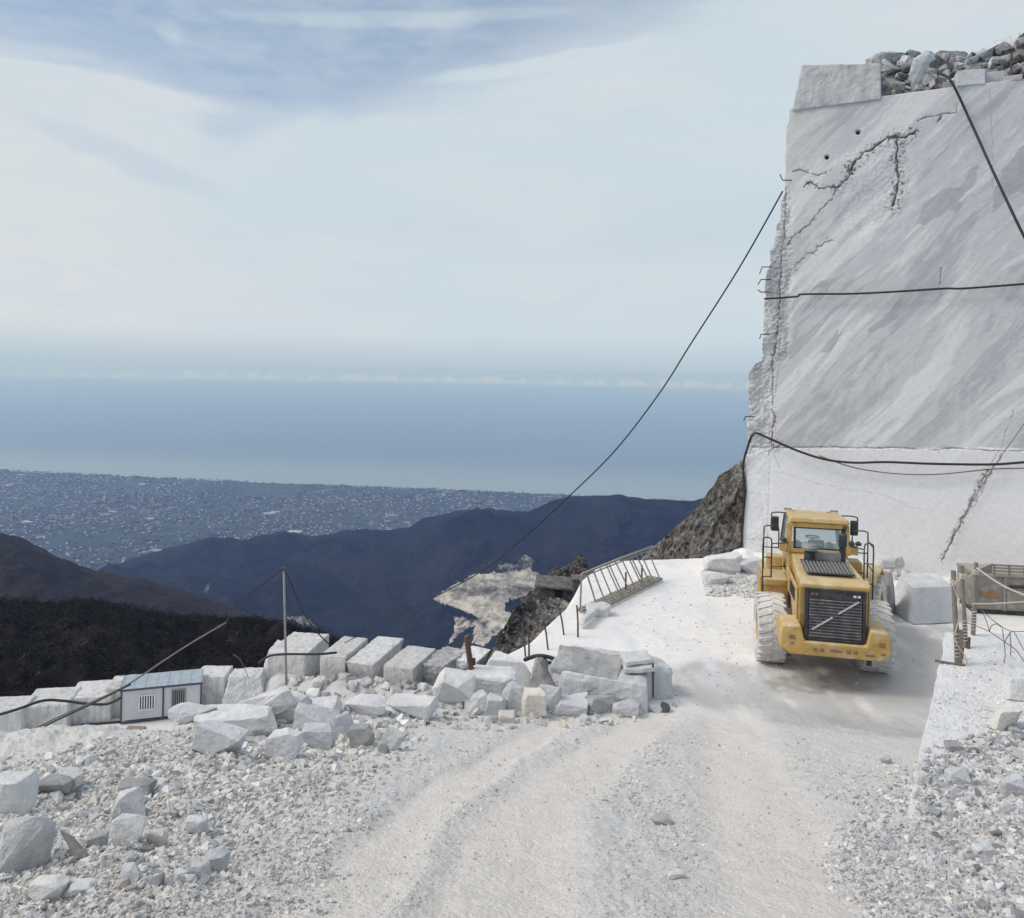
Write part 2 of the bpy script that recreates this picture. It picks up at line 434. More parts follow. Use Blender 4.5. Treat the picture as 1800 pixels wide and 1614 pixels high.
def plain_mat():
    m, k, b = new_mat('coastal_land')
    v = coords(k, 'pos')
    n = k.noise(v, .0014, 6, .6); n2 = k.noise(v, .012, 5, .65)
    c = k.mix(k.ss(n, .4, .6), (.004, .026, .034), (.022, .046, .052))
    vor = k.voro(v, .012, out='Color')
    s_ = k.n('SeparateColor'); k.L.new(vor, s_.inputs[0])
    c = k.mix(k.ss(s_.outputs[0], .6, .98, 0, .5), c, (.06, .085, .09))
    c = k.mix(k.ss(n2, .55, .7, 0, .8), c, (.03, .05, .035))
    k.L.new(c, b.inputs['Base Color']); b.inputs['Roughness'].default_value = .9
plain_mat()
coast_px = [(-700, 806), (-300, 815), (0, 825), (250, 837), (500, 848), (750, 857), (1000, 868), (1230, 880), (1600, 890), (2300, 905)]
coast = [G(px, py, SEA) for px, py in coast_px]
def coast_y(x):
    xs_ = np.array([c.x for c in coast]); ys_ = np.array([c.y for c in coast])
    return np.interp(x, xs_, ys_)
nx_, ny_ = 260, 120
sx_ = np.linspace(-9000, 8000, nx_)
Vp = np.zeros((ny_, nx_, 3))
for i in range(ny_):
    t = i / (ny_ - 1)
    yc = coast_y(sx_) + 60 * fbm(np.stack([sx_ * .002, sx_ * 0, sx_ * 0], -1), 4)
    Vp[i, :, 0] = sx_; Vp[i, :, 1] = 1200 + (yc - 1200) * t; Vp[i, :, 2] = SEA + 6 * min(1, (1 - t) * 40) - 3
V_ = Vp.reshape(-1, 3)
tag(link('coastal_plain', mesh_np('coastal_plain', V_, grid_faces(ny_, nx_), True), 'coastal_land'), kind='structure')

# the towns on the plain: thousands of far houses reading as one mass of specks
paint('house_walls', (.62, .60, .58), .8, scale=.01)
MATS['house_walls'].node_tree.nodes.clear()
_k = NT(MATS['house_walls'].node_tree); _b = _k.n('BsdfPrincipled'); _o = _k.n('OutputMaterial'); _k.L.new(_b.outputs[0], _o.inputs[0])
_k.L.new(_k.n('Attribute', attribute_name='tone').outputs['Color'], _b.inputs['Base Color']); _b.inputs['Roughness'].default_value = .8
n_h = 30000
hx = rng.uniform(-7000, 4500, n_h * 3); hy = rng.uniform(3900, 8700, n_h * 3)
keep = hy < coast_y(hx) - 40
dens = .5 + .9 * fbm(np.stack([hx * .0011, hy * .0011, hx * 0], -1), 4) + .35 * fbm(np.stack([hx * .005, hy * .005, hx * 0 + 5], -1), 3)
green = (np.abs(hy - coast_y(hx) + 500) < 260) & (hx > -3600) & (hx < -800)       # the dark pine belt behind the beach
dens = dens - .35 * green
keep &= rng.uniform(0, 1, len(hx)) < np.clip(dens, 0, 1)
hx, hy = hx[keep][:n_h], hy[keep][:n_h]; n_h = len(hx)
big = rng.uniform(0, 1, n_h) < .012
sxh = np.where(big, rng.uniform(30, 100, n_h), rng.uniform(6, 16, n_h)); syh = np.where(big, rng.uniform(15, 45, n_h), rng.uniform(6, 13, n_h)); szh = np.where(big, rng.uniform(7, 11, n_h), rng.uniform(4, 9, n_h))
th = rng.uniform(-.5, .5, n_h)
cub = np.array([(i, j, k_) for i in (-.5, .5) for j in (-.5, .5) for k_ in (0, 1)])
cf = np.array([(0, 1, 3, 2), (4, 6, 7, 5), (0, 4, 5, 1), (2, 3, 7, 6), (0, 2, 6, 4), (1, 5, 7, 3)])
P_ = cub[None] * np.stack([sxh, syh, szh], 1)[:, None]
Px = P_[..., 0] * np.cos(th)[:, None] - P_[..., 1] * np.sin(th)[:, None] + hx[:, None]
Py = P_[..., 0] * np.sin(th)[:, None] + P_[..., 1] * np.cos(th)[:, None] + hy[:, None]
Vh = np.stack([Px, Py, P_[..., 2] + SEA + 3], -1).reshape(-1, 3)
Fh = (cf[None] + (np.arange(n_h) * 8)[:, None, None]).reshape(-1, 4)
tn = np.repeat(np.where(rng.uniform(0, 1, n_h)[:, None] < .35, np.array([[.13, .11, .10]]), np.array([[.40, .42, .44]])) * rng.uniform(.2, 1.2, (n_h, 1)) ** 2.0, 8, 0)
o = link('town', mesh_np('town', Vh, Fh, False, tn), 'house_walls')
tag(o, 'pale specks of a dense town spread over the coastal plain', 'town', kind='stuff')

def hill_mat(name, c1, c2, c3, sc, scree=True):
    m, k, b = new_mat(name)
    v = coords(k, 'pos')
    n = k.noise(v, sc, 8, .68); n2 = k.noise(v, sc * 6, 6, .7)
    c = k.mix(k.ss(n, .38, .62), c1, c2)
    c = k.mix(k.ss(n2, .55, .75, 0, .8), c, c3)
    at = k.n('Attribute', attribute_name='tone')
    s_ = k.n('SeparateColor'); k.L.new(at.outputs['Color'], s_.inputs[0])
    n3 = k.noise(v, sc * 9, 8, .75)
    sz_ = k.n('SeparateXYZ'); k.L.new(v, sz_.inputs[0])
    bnd_ = k.noise(k.comb(k.m('MULTIPLY', sz_.outputs[0], sc * .5), 0.0, k.m('MULTIPLY', k.m('ADD', sz_.outputs[2], k.m('MULTIPLY', n, 28.0)), sc * 7.0)), 1.0, 6, .7)
    rk = k.mix(k.ss(k.m('ADD', k.m('MULTIPLY', bnd_, .7), k.m('MULTIPLY', n3, .3)), .40, .58), (.13, .115, .095), (.76, .71, .63))
    f = k.ss(k.m('ADD', s_.outputs[0], k.m('MULTIPLY', k.m('SUBTRACT', n3, .5), .9)), .38, .66)
    c = k.mix(f, c, rk)
    k.L.new(c, b.inputs['Base Color']); b.inputs['Roughness'].default_value = .95; b.inputs['Specular IOR Level'].default_value = .1
    bump(k, b, n2, .12 / sc)
    return m
hill_mat('blue_forest', (.003, .005, .008), (.020, .022, .026), (.034, .034, .033), .004)
hill_mat('brown_hill', (.020, .018, .016), (.045, .038, .030), (.012, .012, .012), .012)
hill_mat('near_hill', (.014, .013, .012), (.030, .026, .020), (.10, .095, .085), .06)

def interp_line(L, n):
    L = np.array(L, float); xs_ = np.linspace(L[0, 0], L[-1, 0], n)
    return xs_, np.interp(xs_, L[:, 0], L[:, 1]), np.interp(xs_, L[:, 0], L[:, 2])
def sheet(name, top, bot, nc, nr, amp, wl, mat, back=1.0, rough_top=0.0, scree=None, o=6, tonefn=None, ridged=True, nb=24, smooth=True, fine=0.0):
    """hillside between a crest line and a foot line (px, py, depth), with the far side falling away behind the crest"""
    a = interp_line(top, nc); b = interp_line(bot, nc)
    rn = rough_top * fbm(np.stack([a[0] * .045, a[0] * 0, a[0] * 0 + 3], -1), 5)
    T = Wn(a[0], a[1] + rn, a[2]); B = Wn(b[0], b[1], b[2])
    t = np.linspace(0, 1, nr)[:, None, None] ** 1.0
    Vf = T[None] * (1 - t) + B[None] * t
    bd = np.array([0, 1, -.9]) * back
    tb = np.linspace(1, 0, nb + 1)[:-1, None, None]
    Vb = T[None] + tb * bd[None, None] 
    Vt = np.concatenate([Vb, Vf], 0)
    fade = np.concatenate([np.ones(nb) * .4, np.minimum(1, .12 + np.linspace(0, 1, nr) * 6)])[:, None]
    d = fbm(Vt / wl, o, ridged=ridged)
    if ridged: d = d - .5
    sl = fbm(Vt / (wl * .18) + 9.1, 4)
    if fine: Vt[..., 2] += fade * fine * fbm(Vt / (wl * .09) + 3.3, 4); Vt[..., 1] -= fade * fine * fbm(Vt / (wl * .07) + 13.3, 4)
    Vt[..., 2] += amp * fade * (d + .12 * sl)
    Vt[..., 1] -= amp * .6 * fade * fbm(Vt / (wl * .6) + 31.7, 4)
    tone = np.zeros(Vt.shape[:2] + (3,))
    pxg = np.broadcast_to(a[0][None], Vt.shape[:2])
    if tonefn is not None: tone = tonefn(Vt, a[0])
    me = mesh_np(name, Vt.reshape(-1, 3), grid_faces(*Vt.shape[:2]), smooth, tone.reshape(-1, 3))
    return tag(link(name, me, mat), kind='structure')
def to_px(V):
    X, Y, Z = V[..., 0], np.maximum(V[..., 1], 1e-3), V[..., 2] - H
    return 900 + (X * cr + Z * sr) * F / Y, EYE - (-X * sr + Z * cr) * F / Y
def in_poly(px, py, poly):
    n = len(poly); r = np.zeros(px.shape, bool); j = n - 1
    for i in range(n):
        (xi, yi), (xj, yj) = poly[i], poly[j]
        c = ((yi > py) != (yj > py)) & (px < (xj - xi) * (py - yi) / (yj - yi + 1e-9) + xi)
        r ^= c; j = i
    return r
# the bare quarry scar on the blue hillside (its own place on the hill, worked out once from the photo)
def scar(Vt, _):
    px, py = to_px(Vt)
    w1 = fbm(np.stack([px * .06, py * .06, px * 0], -1), 4)
    qx, qy = px + 8 * w1, py + 6 * w1
    s = np.zeros(px.shape)
    s[in_poly(qx, qy, [(745, 1055), (830, 1000), (900, 975), (960, 980), (960, 1080), (880, 1125), (800, 1165), (775, 1150), (805, 1100)])] = .30
    s[in_poly(qx, qy, [(757, 1052), (800, 1030), (832, 1012), (870, 1008), (925, 1003), (950, 1010), (950, 1062), (915, 1078), (900, 1088), (880, 1095), (845, 1090), (828, 1078), (795, 1066)])] = 1.0
    s[in_poly(qx, qy, [(895, 1052), (945, 1046), (948, 1066), (905, 1080), (885, 1074)])] = .30
    s[in_poly(qx, qy, [(840, 1085), (880, 1095), (915, 1078), (880, 1110), (848, 1135), (830, 1130)])] = .62
    s[in_poly(qx, qy, [(800, 1085), (850, 1090), (815, 1110), (790, 1135)])] = .55
    s[in_poly(qx, qy, [(870, 1003), (935, 1003), (940, 985), (925, 975), (900, 990), (880, 985)])] = .5
    s[in_poly(qx, qy, [(785, 1158), (820, 1128), (826, 1134), (792, 1160)])] = .8
    s[in_poly(qx, qy, [(350, 1040), (368, 1022), (372, 1028), (362, 1042)])] = .5
    s[in_poly(qx, qy, [(500, 1085), (535, 1080), (556, 1100), (540, 1104)])] = .5
    return np.repeat(s[..., None], 3, -1)
sheet('mountain', [(-300, 1050, 3300), (120, 1035, 3300), (180, 1000, 3400), (260, 975, 3500), (330, 958, 3550), (370, 945, 3600), (430, 950, 3600), (495, 934, 3600), (545, 946, 3600), (600, 935, 3600), (680, 932, 3600), (720, 924, 3500), (745, 910, 3500), (800, 899, 3400), (860, 895, 3400), (930, 897, 3300), (965, 880, 3300), (1005, 869, 3300), (1060, 872, 3200), (1150, 878, 3200), (1210, 877, 3200), (1300, 850, 3000), (1700, 800, 3000)],
      [(-300, 1330, 1900), (1700, 1330, 1500)], 900, 420, 210, 720, 'blue_forest', back=900, rough_top=3, tonefn=scar)
sheet('far_spur', [(-400, 880, 1300), (-150, 925, 1300), (0, 937, 1300), (45, 950, 1280), (100, 978, 1250), (150, 1000, 1230), (210, 1012, 1200), (260, 1022, 1180), (350, 1045, 1150), (450, 1078, 1100), (540, 1112, 1050), (620, 1150, 1000), (760, 1230, 950)],
      [(-400, 1250, 600), (760, 1330, 620)], 420, 200, 46, 210, 'brown_hill', back=420, rough_top=5)
def rocks_tone(Vt, _):
    s = np.clip(.20 + .5 * fbm(Vt * np.array([.05, .05, .03]), 4), 0, .34)
    return np.repeat(s[..., None], 3, -1)
near_top = [(-400, 1040, 330), (0, 1062, 310), (100, 1068, 300), (150, 1062, 300), (220, 1074, 290), (300, 1088, 285), (400, 1092, 275), (470, 1100, 265), (540, 1115, 255), (600, 1133, 245), (680, 1165, 235), (800, 1230, 220)]
near_bot = [(-400, 1500, 95), (800, 1500, 95)]
nh = sheet('wooded_slope', near_top, near_bot, 420, 240, 13, 42, 'near_hill', back=120, rough_top=5, tonefn=rocks_tone)

# ------------------------------------------------------------------ bushes and bare trees on the near wooded slope (one mass)
def leaf_mass(name, centres, radii, per, size, mat, label, cat, tone=(.02, .05)):
    n = len(centres)
    c = np.repeat(centres, per, 0); r_ = np.repeat(radii, per)
    d = rng.normal(size=(n * per, 3)); d /= np.linalg.norm(d, axis=1)[:, None]
    d *= rng.uniform(.2, 1, (n * per, 1)) ** .5 * r_[:, None]; d[:, 2] = d[:, 2] * .85 + r_ * .5
    p = c + d
    a = rng.normal(size=(n * per, 3)); b = rng.normal(size=(n * per, 3))
    a /= np.linalg.norm(a, axis=1)[:, None]; b /= np.linalg.norm(b, axis=1)[:, None]
    s = (size * rng.uniform(.5, 1.4, n * per) * r_)[:, None]
    Vv = np.stack([p, p + a * s, p + b * s * .7], 1).reshape(-1, 3)
    Fv = np.arange(len(Vv)).reshape(-1, 3)
    tn_ = np.repeat(rng.uniform(tone[0], tone[1], n), per * 3)
    tt = np.stack([tn_ * 1.08, tn_, tn_ * .82], 1)
    return tag(link(name, mesh_np(name, Vv, Fv, False, tt), mat), label, cat, kind='stuff')
m_, k_, b_ = new_mat('twigs'); at_ = k_.n('Attribute', attribute_name='tone'); k_.L.new(at_.outputs['Color'], b_.inputs['Base Color']); b_.inputs['Roughness'].default_value = .9; b_.inputs['Specular IOR Level'].default_value = .1
nv = np.zeros(len(nh.data.vertices) * 3, np.float32); nh.data.vertices.foreach_get('co', nv); nv = nv.reshape(-1, 3)
pxn, pyn = to_px(nv)
ok = np.where((pxn > -60) & (pxn < 760) & (pyn < 1290) & (np.arange(len(nv)) >= 20 * 420))[0]
pick = rng.choice(ok, 5200, p=(lambda q: q / q.sum())(1.0 / np.maximum(1, 0 * ok + 1)))
cts = nv[pick] + rng.normal(size=(5200, 3)) * np.array([1.2, 1.2, .2])
leaf_mass('scrub_wood', cts, rng.uniform(.7, 2.4, 5200) * (nv[pick][:, 1] / 260) ** .5, 46, .30, 'twigs', 'dark leafless scrub wood covering the near slope', 'scrub', (.010, .034))
edge_pts = np.array([tuple(W(px, np.interp(px, [p[0] for p in near_top], [p[1] for p in near_top]) + 2, np.interp(px, [p[0] for p in near_top], [p[2] for p in near_top]) - 3)) for px in rng.uniform(-20, 640, 420)])
leaf_mass('ridge_scrub', edge_pts, rng.uniform(.8, 2.2, 420), 50, .28, 'twigs', 'line of dark scrub along the top of the near slope', 'scrub', (.012, .045))

# ------------------------------------------------------------------ wild rock: the slope right of the drop and the spur with the stone hut
def wild_tone(sc, br=1.0, brown=.5):
    def f(Vt, _):
        n = fbm(Vt / sc, 5); n2 = fbm(Vt / (sc * .14) + 4, 4) * 1.5; n3 = fbm(Vt / (sc * .7) + 40, 4)
        a = np.clip(1.0 + 1.1 * n + 1.3 * n2, .15, 2.6)[..., None] * br
        g = sstep(n3 + .25 * n2, -.05, .25)[..., None] * brown
        return a * (np.array([1, 1, 1.0]) * (1 - g) + np.array([.56, .40, .22]) * g)
    return f
outA = [(1060, 1030, 62), (1100, 1008, 61), (1150, 962, 60), (1185, 930, 58), (1215, 902, 56), (1232, 882, 55), (1248, 862, 54), (1258, 850, 54), (1263, 836, 53), (1285, 822, 53), (1297, 812, 52), (1312, 806, 52), (1350, 790, 50), (1500, 740, 50)]
sheet('rocky_slope', outA, [(1060, 1130, 40), (1500, 1100, 36)], 520, 420, 1.5, 5.5, 'wild_rock', back=25, rough_top=5, tonefn=wild_tone(3.0, 1.1, .6), smooth=False, fine=.34)
sheet('rocky_spur', [(838, 1172, 62), (862, 1160, 64), (880, 1120, 70), (900, 1078, 80), (925, 1053, 96), (945, 1050, 108), (1020, 1049, 110), (1100, 1035, 112)],
      [(800, 1235, 42), (870, 1235, 42), (920, 1240, 42), (1100, 1260, 42)], 340, 420, 2.2, 7, 'wild_rock', back=14, rough_top=3, tonefn=wild_tone(3.5, 1.1, .5), smooth=False, fine=.4)
sheet('rock_peak', [(915, 1052, 122), (938, 1038, 122), (955, 1018, 122), (968, 1004, 122), (978, 994, 122), (985, 999, 122), (995, 992, 122), (1003, 990, 122), (1010, 977, 122), (1022, 975, 122), (1030, 984, 122), (1036, 1000, 122), (1060, 1012, 122), (1110, 1020, 122)],
      [(915, 1062, 112), (1110, 1075, 112)], 200, 110, 1.5, 5, 'wild_rock', back=8, rough_top=5, tonefn=wild_tone(3.0, .5, .6), smooth=False)

# ------------------------------------------------------------------ the quarry floor, ramp and rubble bank
EDGE = np.array([(-40, 2), (-14, 7), (-7.9, 12.2), (-6.1, 13.3), (-5.2, 14.4), (-4.6, 15.3), (-3.2, 16.4), (-1.3, 17.3), (-.6, 18.6), (.05, 20.1), (.75, 21.2), (1.25, 22.6), (1.95, 24.4), (2.35, 26.0), (2.75, 27.8), (3.35, 29.3), (4.0, 30.5), (6.0, 30.9), (8.6, 31.4), (9.9, 33), (60, 10)], float)
POLY = [tuple(p) for p in EDGE] + [(60, -20), (-40, -20)]
def edge_dist(X, Y):
    d = np.full(X.shape, 1e9)
    for (ax, ay), (bx, by) in zip(EDGE[:-1], EDGE[1:]):
        vx, vy = bx - ax, by - ay
        t = np.clip(((X - ax) * vx + (Y - ay) * vy) / (vx * vx + vy * vy), 0, 1)
        d = np.minimum(d, np.hypot(X - ax - t * vx, Y - ay - t * vy))
    return np.where(in_poly(X, Y, POLY), -d, d)
HEAPS = [(-3.4, 14.6, 1.5, .9, .38), (-4.9, 13.6, 1.2, .8, .25), (-1.3, 16.3, 1.2, .6, .25), (.6, 16.9, 1.8, .7, .22), (8.9, 29.7, 1.3, .9, .65), (7.3, 29.3, 1.2, .5, .2), (12.9, 29.0, 3.2, .9, .60), (16.5, 27.5, 3.0, 1.0, .4),
         (-6.2, 11.0, 1.8, 1.6, .25), (-4.2, 9.5, 1.6, 1.6, .2), (4.4, 5.2, 1.0, 1.6, .3), (5.5, 6.8, 1.2, 1.2, .35)]
def zin(X, Y, fine=True):
    r_ = .34 * (16.5 - Y); r_ = .5 * (r_ + np.sqrt(r_ * r_ + .10)) - .02
    r_ = 5.35 - .5 * ((5.35 - r_) + np.sqrt((5.35 - r_) ** 2 + .2))
    z = r_
    for hx_, hy_, wx, wy, hh in HEAPS:
        z = z + hh * np.exp(-((X - hx_) / wx) ** 2 - ((Y - hy_) / wy) ** 2) * ((1 + .5 * fbm(np.stack([X, Y, X * 0], -1) * 1.4 + 5, 4)) if hy_ > 25 else 1)
    P = np.stack([X, Y, X * 0], -1)
    left = sstep(-X - .06 * Y, .6, 3.0); right = sstep(X - .50 * Y, .3, 1.2) * sstep(11 - Y, 0, 3); ramp = sstep(17.5 - Y, 0, 1.5)
    rub = np.clip(left * sstep(18 - Y, 0, 2) + right, 0, 1)
    z = z + ramp * .05 * fbm(P * np.array([1.2, .25, 1]), 3) + rub * .20 * fbm(P * .8 + 3, 4) + .02 * fbm(P * .5, 3)
    tk = track(X, Y)
    z = z - .05 * tk * ramp + .03 * ramp * np.abs(fbm(P * np.array([3.0, .8, 1]) + 61, 3)) * (1 - tk)
    if fine:
        z = z + ramp * (1 - .75 * tk) * (1 - rub) * (.028 * fbm(P * 9 + 17, 4) + .018 * fbm(P * 26 + 5, 2))
        z = z + (rub * .055 + ramp * .016 + .004) * fbm(P * 4.0, 4) + (rub * .035 + ramp * .008 + .001) * fbm(P * 14 + 7, 3)
    return z, rub, ramp
TRK = (([4.2, 8.2, 12.5, 17], [-.20, .33, 1.65, 3.2], .55), ([4.2, 7.8, 12, 17], [1.60, 2.55, 3.55, 4.9], .62), ([4.2, 8.2, 14, 18], [-1.15, -.70, .55, 1.9], .34))
def track(X, Y):
    m = np.zeros(np.shape(X)); n = fbm(np.stack([X * 1.2, Y * .5, X * 0 + 77], -1), 4)
    for ys_, xs_, w_ in TRK:
        d = np.abs(X + .22 * n - np.interp(Y, ys_, xs_)) / w_
        m = np.maximum(m, 1 - sstep(d, .55, 1.35))
    return m * sstep(19 - Y, 0, 3)
def ground_z(X, Y, fine=True):
    z, rub, ramp = zin(X, Y, fine)
    d = edge_dist(X, Y)
    k = np.where(X < -1.0, .95, 2.6) + 0
    k = .95 + 1.9 * sstep(X, -1.5, .8)
    dd = np.maximum(d, 0)
    z = z - k * (dd ** 1.0) * sstep(dd, 0, .9) - .25 * sstep(dd, 0, .5) * sstep(X, -1, 1)
    z = z + sstep(dd, 0, 2) * (fbm(np.stack([X, Y, z * .6], -1) * .9, 6) - .35) * .8 - .36 * sstep(d, -2.0, .2) * sstep(-X, 4.6, 6.8)
    return z, rub, ramp, d
nr_, nc_ = 760, 1150
Ys = 1.2 * (60 / 1.2) ** np.linspace(0, 1, nr_); As = np.linspace(-1.25, 1.50, nc_)
YY, AA = np.meshgrid(Ys, As, indexing='ij'); XX = AA * YY
ZZ, rub, ramp, dd = ground_z(XX, YY)
Vg = np.stack([XX, YY, ZZ], -1)
gpx, gpy = to_px(Vg)
Pn = np.stack([XX, YY, XX * 0], -1)
m1 = fbm(Pn * .55, 5); m2 = fbm(Pn * np.array([1.1, .35, 1]) + 21, 5); m3 = fbm(Pn * 3.3 + 50, 4)
def col(*c): return np.array(c)
white = col(.83, .822, .81); beige = col(.765, .725, .68); grey = col(.66, .66, .655); wet = col(.50, .50, .495)
T = np.ones(XX.shape + (3,)) * white
T = T * (1 + .08 * m1[..., None]) 
tmask = np.clip(track(XX, YY) * .9 + .35 * sstep(m2, -.1, .5), 0, 1)[..., None]
T = T * (1 - ramp[..., None]) + (beige * tmask + grey * (1 + .10 * m3[..., None]) * (1 - tmask)) * ramp[..., None]
dirt = sstep(m1 + .4 * m3, .12, .5)[..., None] * rub[..., None]
T = T * (1 - rub[..., None] * .7) + col(.70, .69, .665) * rub[..., None] * .7
T = T * (1 - dirt * .5) + col(.46, .41, .33) * dirt * .5
qx, qy = gpx + 28 * m1 + 8 * m3, gpy + 12 * m2 + 5 * m3
wetp = [(1140, 1172), (1250, 1160), (1330, 1172), (1400, 1120), (1560, 1098), (1700, 1098), (1700, 1180), (1660, 1300), (1560, 1296), (1400, 1276), (1290, 1262), (1210, 1236), (1160, 1205)]
wm = in_poly(qx, qy, wetp) * 1.0
for _ in range(5): wm[1:-1, 1:-1] = (wm[:-2, 1:-1] + wm[2:, 1:-1] + wm[1:-1, :-2] + wm[1:-1, 2:] + wm[1:-1, 1:-1]) / 5
wm = wm * sstep(m2 + .3 * m3, -.5, .1) * (YY > 12)
T = T * (1 - wm[..., None]) + wet * (1 + .25 * m1[..., None] + .10 * m3[..., None]) * wm[..., None]
pool = in_poly(qx + 20 * m2, qy, [(1335, 1195), (1440, 1180), (1600, 1190), (1600, 1212), (1450, 1222), (1360, 1215)])[..., None] * sstep(m3, -.3, .3)[..., None] * .45 * (YY > 12)[..., None]
T = T * (1 - pool) + col(.24, .22, .19) * pool
sc_ = (sstep(fbm(Pn * 2.2 + 11, 5), .15, .5) * sstep(YY, 16, 19) * .45)[..., None]
T = T * (1 - sc_) + col(.50, .47, .42) * sc_
bl = (sstep(m2, .0, .35) * sstep(YY, 17, 20) * (XX < 6.5) * .8)[..., None]
T = T * (1 - bl) + col(.70, .745, .79) * bl
out_ = sstep(dd, .3, 1.0)[..., None] * sstep(XX, -1.5, .3)[..., None]
rocktone = np.clip(.6 + .8 * fbm(Vg * .9, 4)[..., None], .2, 1.2) * col(.36, .33, .29)
T = T * (1 - out_) + rocktone * out_
def ground_mat():
    m, k, b = new_mat('quarry_dust')
    v = coords(k, 'pos'); at = k.n('Attribute', attribute_name='tone').outputs['Color']
    n = k.noise(v, 3.5, 8, .7); n2 = k.noise(v, 22, 6, .75); vo = k.voro(v, 26); vo2 = k.voro(v, 70)
    c = k.mix(k.ss(n, .35, .7, 0, .22), at, (.52, .50, .47))
    c = k.mix(k.ss(n2, .56, .72, 0, .38), c, (.36, .35, .34))
    c = k.mix(k.ss(n2, .30, .42, .22, 0), c, (.84, .84, .83))
    wetness = k.n('SeparateColor'); k.L.new(at, wetness.inputs[0])
    k.L.new(c, b.inputs['Base Color'])
    k.L.new(k.ss(wetness.outputs[0], .40, .60, .30, .92), b.inputs['Roughness']); b.inputs['Specular IOR Level'].default_value = .35
    rampf = k.ss(k.n('SeparateXYZ').outputs[2], 0, 1)
    sx = k.n('SeparateXYZ'); k.L.new(v, sx.inputs[0])
    f = k.m('ADD', k.ss(sx.outputs[1], 15.5, 18.5, 1.0, .22), 0)
    h = k.m('MULTIPLY', k.m('ADD', k.m('ADD', k.m('MULTIPLY', n2, .9), k.m('MULTIPLY', vo, -.5)), k.m('MULTIPLY', vo2, -.25)), f)
    bump(k, b, h, .022, 1.0)
ground_mat()
tag(link('quarry_ground', mesh_np('quarry_ground', Vg.reshape(-1, 3), grid_faces(nr_, nc_), True, T.reshape(-1, 3)), 'quarry_dust'), kind='structure')

# raised ledge of sawn marble at the right
LZ = 3.30
lp = [(3.1, 5.6), (3.75, 7.3), (4.27, 8.21), (5.1, 9.55), (6.0, 11.0), (6.73, 12.17)]
def ledge_left(Y): return np.interp(Y, [p[1] for p in lp], [p[0] for p in lp])
def ledge_z(X, Y, fine=True):
    P = np.stack([X, Y, X * 0], -1)
    pile = .55 * sstep(X - .50 * Y, .35, 2.6) * sstep(9.6 - Y, 0, 3.2)
    z = LZ + .05 * fbm(P * .9, 4) + .02 * fbm(P * np.array([2.0, 6.0, 1]), 4) + pile * (1 + .35 * fbm(P * 1.3 + 8, 4))
    if fine: z = z + (.012 + .07 * pile) * fbm(P * 6, 4)
    return z
ly = np.linspace(5.6, 12.25, 420); ls = np.linspace(0, 1, 420) ** 1.1
LY, LS = np.meshgrid(ly, ls, indexing='ij')
jag = .08 * fbm(np.stack([LY * 2.2, LY * 0, LY * 0], -1), 6, g=.62)
LX = ledge_left(LY) + jag + LS * (15 - ledge_left(LY))
LYY = LY + .05 * LS * 8 * 0 + .04 * fbm(np.stack([LX * 2, LX * 0, LX * 0 + 7], -1), 3) * (LY > 12)
Lz = ledge_z(LX, LYY)
Vl = np.stack([LX, LYY, Lz], -1)
side = Vl[:, :1].copy(); sides = []
for q in (2.6, 1.4, .6, .12, .03):
    s2 = side.copy(); s2[..., 2] -= q; s2[..., 0] -= .02 * (q > .05) - .05 * fbm(s2 * 2.0, 3); sides.append(s2)
Vl = np.concatenate(sides + [Vl], 1)
bk = []
last = Vl[-1:].copy()
for q in (.03, .5, 1.5, 3.4):
    b2 = last.copy(); b2[..., 2] -= q; b2[..., 1] += .03; bk.append(b2)
Vl = np.concatenate([Vl] + bk, 0)
Pl = Vl
lm = fbm(Pl * .8, 5); lm3 = fbm(Pl * 4 + 3, 4)
pilem = sstep(Pl[..., 0] - .50 * Pl[..., 1], .25, 1.3) * sstep(9.6 - Pl[..., 1], 0, 2.4)
TL = np.ones(Pl.shape) * col(.80, .81, .825) * (1 + .05 * lm[..., None])
TL = TL * (1 - .6 * pilem[..., None]) + col(.55, .555, .57) * .6 * pilem[..., None]
g2 = (sstep(lm3 + lm, .2, .6) * .3)[..., None]
TL = TL * (1 - g2) + col(.52, .52, .53) * g2
tag(link('marble_ledge', mesh_np('marble_ledge', Vl.reshape(-1, 3), grid_faces(*Vl.shape[:2]), True, TL.reshape(-1, 3)), 'quarry_dust'), kind='structure')

LGx, LGy = np.linspace(3.0, 15.5, 500), np.linspace(5.6, 12.2, 264)
_gy, _gx = np.meshgrid(LGy, LGx, indexing='ij'); LGZ = ledge_z(_gx, _gy)
def bil(Z, fi, fj):
    fi = np.clip(fi, 0, Z.shape[0] - 1.001); fj = np.clip(fj, 0, Z.shape[1] - 1.001)
    i, j = fi.astype(int), fj.astype(int); u, v = fi - i, fj - j
    return Z[i, j] * (1 - u) * (1 - v) + Z[i + 1, j] * u * (1 - v) + Z[i, j + 1] * (1 - u) * v + Z[i + 1, j + 1] * u * v
def surf(X, Y, fine=True):
    """height of the finished ground, read back from its meshes"""
    X, Y = np.asarray(X, float), np.asarray(Y, float)
    z = bil(ZZ, np.log(Y / 1.2) / math.log(50) * (nr_ - 1), (X / Y + 1.25) / 2.75 * (nc_ - 1))
    zl = bil(LGZ, (Y - 5.6) / 6.6 * 263, (X - 3.0) / 12.5 * 499)
    return np.maximum(z, np.where((X > ledge_left(Y)) & (Y > 5.6) & (Y < 12.2), zl, -99))
